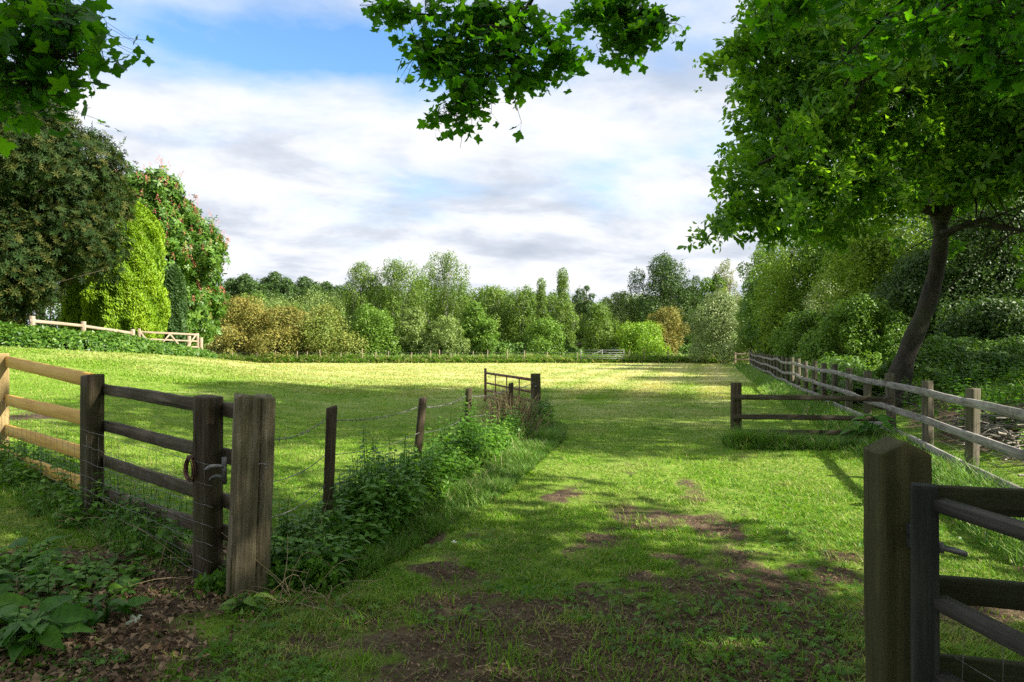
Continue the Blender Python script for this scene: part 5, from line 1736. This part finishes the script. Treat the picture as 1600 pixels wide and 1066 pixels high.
leaf_bank('scrub_undergrowth', 'dark scrub filling the foot of the far tree line', 'scrub', [(-30, 67, 1.6, 1.5), (-10, 67.5, 1.6, 1.7), (3, 68, 1.8, 2.0), (7, 72, 1.6, 1.2), (11, 70, 1.6, 1.5), (22, 66, 1.6, 1.8), (28, 60, 1.6, 2)], 34000, 1, 1, 'mid', .26, 'stuff', seed=12)

# broad leaved plants lower left and by the wing fence
def broad_plant(name, label, x, y, nl, L, seed, spread=1.0, mat='broad', group=None, erect=.9):
    r = np.random.default_rng(seed)
    T = ovate(10, .27, .16, .42)
    z = float(gfine(x, y))
    t = thing(name, label, 'plant', (x, y, z), 0, group)
    a = Acc(); LP = []; N = []; U = []; S = []
    for i in range(nl):
        an = i * 2.399 + r.normal() * .3
        h = L * r.uniform(.25, .95) * erect
        rd = L * r.uniform(.15, .7) * spread
        p = np.array([math.cos(an) * rd, math.sin(an) * rd, h])
        a.add(*tube(smoothpath([(0, 0, -.02), (p[0] * .35, p[1] * .35, h * .7), p], 6), np.linspace(.006, .0028, 6), 5))
        up = np.array([math.cos(an), math.sin(an), r.uniform(-.25, .55)]); up /= np.linalg.norm(up)
        n = np.array([0, 0, 1.]) + r.normal(size=3) * .25 - np.array([0, .25, 0]); n -= up * n.dot(up)
        LP.append(p); N.append(n); U.append(up); S.append(L * r.uniform(.55, 1.05))
    a.build('stem', M[mat], t, smooth=True)
    T2 = T[0].copy()
    V, Fs, per = scatter(T2, T[1], np.array(LP), frames(np.array(N), r, np.array(U)), np.array(S))
    V = V + (np.random.default_rng(seed).random(V.shape) - .5) * .006
    nf = len(T[1][0])
    vein = np.tile(np.where((np.arange(nf) // 2) % 2 == 0, .13, -.10) + np.where(np.arange(nf) % 2 == 0, .04, -.04), nl)
    build('leaves', V, Fs, M[mat], t, smooth=True, fattr={'rnd': np.clip(r.random(nl)[per] * .8 + .1 + vein, 0, 1)})
plants = [(-2.55, 3.62, 18, .27, 'large broad leaved plant nearest the bare earth, lower left'),
          (-2.95, 3.80, 16, .25, 'broad leaved plant behind the large one, lower left corner'),
          (-2.85, 3.35, 14, .24, 'broad leaved plant at the very corner of the lower left'),
          (-3.35, 4.30, 14, .22, 'leafy plant below the pine rails at the left edge'),
          (-3.10, 4.55, 12, .20, 'small leafy plant left of the dark fence post foot'),
          (-3.55, 5.05, 12, .22, 'leafy plant at the foot of the dark fence post'),
          (-2.35, 3.95, 12, .20, 'low leafy rosette between the large plant and the litter')]
for i, (x, y, nl, L, lab) in enumerate(plants):
    broad_plant('dock_plant', lab, x, y, int(nl * 1.5), L * .78, 500 + i, group='broad leaved plants at the lower left')
broad_plant('dock_plant', 'big dock plant growing against the wing fence', 5.75, 11.0, 24, .30, 520, 1.1, erect=1.6)
broad_plant('dock_plant', 'small leafy plant at the foot of the gabled post', 1.22, 2.75, 9, .13, 521, 1.0)
nettle_stems('weed_plants', 'young weeds scattered over the lower left corner', 'weeds', -3.9 + 1.5 * RNG.random(130), 3.2 + 1.9 * RNG.random(130), .08 + .16 * RNG.random(130), 99)
broad_plant('ivy_plant', 'small dark ivy plant at the foot of the thick gate post', -1.62, 4.12, 22, .10, 522, 1.3, 'ivy')

# dry stalks (dead plant) by the fourth stake, litter, twigs, brushwood
def dry_clump():
    r = np.random.default_rng(7)
    a = Acc()
    c = np.array([-.06, 11.55, 0])
    for i in range(420):
        b = c + np.array([r.normal() * .16, r.normal() * .2, 0])
        e = b + np.array([r.normal() * .22, r.normal() * .2, r.uniform(.4, .85)])
        m = (b + e) / 2 + r.normal(size=3) * .06
        a.add(*tube(smoothpath([b, m, e], 5), np.linspace(.006, .003, 5), 3, False))
    nf = sum(len(f) for v in a.F.values() for f in v)
    o = a.build('dead_stalks', M['drystalk'], None, fattr={'rnd': r.random(nf)})
    tag(o, 'clump of dead brown stalks in front of the rusty gate', 'dead plant')
    a = Acc()
    for i in range(60):
        s = r.choice([0, 1, 2])
        if s == 0: b = np.array([-3.3 + r.random() * 1.3, 4.2 + r.random() * 1.2, 0])
        elif s == 1: b = np.array([-1.45 + r.random() * .35, 4.15 + r.random() * .25, 0])
        else: b = np.array([-3.6 + r.random() * .8, 5.3 + r.random() * .9, 0])
        b[2] = gz(b[0], b[1])
        e = b + np.array([r.normal() * .3, r.normal() * .3, abs(r.normal()) * .22 * (1.6 if s == 2 else .6)])
        m = (b + e) / 2 + r.normal(size=3) * .05 + np.array([0, 0, .08])
        a.add(*tube(smoothpath([b, m, e], 8), np.linspace(.003, .0015, 8), 4, False))
    nf = sum(len(f) for v in a.F.values() for f in v)
    o = a.build('dry_stems', M['drystalk'], None, fattr={'rnd': r.random(nf)})
    tag(o, 'straggling dry straw stems around the left fence foot', 'straw', kind='stuff')
dry_clump()

def litter():
    r = np.random.default_rng(17)
    n = 42000
    u = r.random(n)
    Y = 1 / (1 / 2.5 - u * (1 / 2.5 - 1 / 9)); X = (r.random(n) * 2 - 1) * .8 * Y
    k = r.random(n) < np.clip(dirt_mask(X, Y) * 1.1 - .12, .012, 1)
    X, Y = X[k], Y[k]
    hot = (X < -1.5) & (Y < 6)
    n = len(X)
    Z = gfine(X, Y) + .004 + r.random(n) * np.where(hot, .035, .008)
    P = np.stack([X, Y, Z], 1)
    size = np.where(hot, .018 + .05 * r.random(n) ** 2, .008 + .022 * r.random(n) ** 2)
    curl = KITE[0].copy(); curl[:, 2] *= 3
    V, Fs, per = scatter(curl, KITE[1], P, frames(r.normal(size=(n, 3)) * .45 + np.array([0, 0, 1]), r), size)
    o = build('leaf_litter', V, Fs, M['litter'], None, fattr={'rnd': r.random(n)[per]})
    tag(o, 'brown leaf litter and chips on the bare earth', 'leaf litter', kind='stuff')
    m = 2600
    x = (r.random(m) * 2 - 1) * 3.4; y = 2.9 + 3.5 * r.random(m)
    kk = r.random(m) < dirt_mask(x, y) ** 2
    x, y = x[kk], y[kk]
    oc = np.array([[1, 0, 0], [0, 1, 0], [-1, 0, 0], [0, -1, 0], [.1, .1, .8], [0, 0, -.7]], float)
    of = np.array([[0, 1, 4], [1, 2, 4], [2, 3, 4], [3, 0, 4], [1, 0, 5], [2, 1, 5], [3, 2, 5], [0, 3, 5]])
    V, Fs, per = scatter(oc, [of], np.stack([x, y, gfine(x, y) + .003], 1), frames(r.normal(size=(len(x), 3)) * .5 + np.array([0, 0, 1]), r), .004 + .011 * r.random(len(x)) ** 2)
    o = build('soil_crumbs', V, Fs, M['litter'], None, fattr={'rnd': r.random(len(x))[per]})
    tag(o, 'soil crumbs and small stones on the worn earth', 'soil crumbs', kind='stuff')
    # twigs
    a = Acc()
    m = 1500
    x = -3.6 + 5.8 * r.random(m); y = 2.9 + 2.6 * r.random(m)
    kk = r.random(m) < dirt_mask(x, y)
    for px, py in zip(x[kk], y[kk]):
        z = gz(px, py) + .012; an = r.random() * 6.28; L = r.uniform(.02, .12)
        p = np.array([px, py, z]); d = np.array([math.cos(an), math.sin(an), r.normal() * .1]) * L
        a.add(*tube(np.array([p - d / 2, p + r.normal(size=3) * .004, p + d / 2]), [.0022, .002, .0012], 4, False))
    nf = sum(len(f) for v in a.F.values() for f in v)
    o = a.build('twigs', M['drystalk'], None, fattr={'rnd': r.random(nf)})
    tag(o, 'small dry twigs strewn over the worn earth', 'twigs', kind='stuff')
    # pale dropped leaves
    for i, (x, y, s, lab) in enumerate([(-2.13, 3.95, .09, 'pale withered leaf lying on the litter right of the big plant'), (-2.6, 3.3, .08, 'pale withered leaf in the lower left corner'),
                                    (-.46, 5.42, .05, 'white curled leaf on the grass where the worn patch starts'), (-2.2, 3.62, .06, 'orange fallen leaf on the litter')]):
        V, Fs, per = scatter(MAPLE[0] * np.array([1, 1, 2.2]), MAPLE[1], np.array([[0, 0, 0.]]), frames(np.array([[.1 * i, -.3, 1.0]]), r), s * 1.2)
        o = build('fallen_leaf', V, Fs, M['white'] if i != 3 else M['rust'], None, fattr={'rnd': np.full(len(per), .1 * i)}, loc=(x, y, float(gfine(x, y)) + .03))
        tag(o, lab, 'fallen leaf')
litter()

def brushwood():
    r = np.random.default_rng(27)
    a = Acc()
    for i in range(620):
        y = r.uniform(5.6, 12.0); x = FX(y) + .9 + abs(r.normal()) * 1.5
        z = gz(x, y) + r.random() ** 1.5 * .22
        an = r.random() * PI; L = r.uniform(.15, 1.0)
        d = np.array([math.cos(an), math.sin(an) * .7, r.normal() * .15]) * L
        p = np.array([x, y, z + .04])
        a.add(*tube(smoothpath([p - d / 2, p + r.normal(size=3) * .05, p + d / 2], 6), np.linspace(r.uniform(.008, .020), .004, 6), 5, False))
    nf = sum(len(f) for v in a.F.values() for f in v)
    o = a.build('brushwood', M['deadwood'], None)
    tag(o, 'heap of cut brushwood behind the near end of the rail fence', 'brushwood', kind='stuff')
    logs = [((6.9, 9.3, .15), (8.6, 9.9, .30), .07, 'pale log lying on the brushwood, longest of the logs'),
            ((7.3, 8.1, .15), (8.5, 8.3, .55), .06, 'broken branch propped up on the brushwood at the right edge'),
            ((6.6, 8.6, .15), (6.9, 9.1, .45), .05, 'short pale stump end sticking up from the brushwood'),
            ((7.9, 11.0, .1), (10.0, 11.4, .25), .08, 'mossy log furthest back behind the fence')]
    for A, B, rad, lab in logs:
        A = np.array(A); B = np.array(B)
        A[2] += gz(A[0], A[1]); B[2] += gz(B[0], B[1])
        P = smoothpath([A, (A + B) / 2 + r.normal(size=3) * .06, B], 12)
        q = Acc(); q.add(*tube(P - A, np.linspace(rad, rad * .6, 12) * (1 + .08 * np.sin(np.arange(12) * 2.1)), 12))
        for s in range(2):
            i = r.integers(4, 10); e = P[i] + r.normal(size=3) * .25 + np.array([0, 0, .15])
            q.add(*tube(smoothpath([P[i] - A, (P[i] + e) / 2 - A, e - A], 5), np.linspace(rad * .3, rad * .12, 5), 6))
        o = q.build('log', M['deadwood'], None, smooth=True, loc=tuple(A))
        tag(o, lab, 'log', 'logs behind the rail fence')
brushwood()
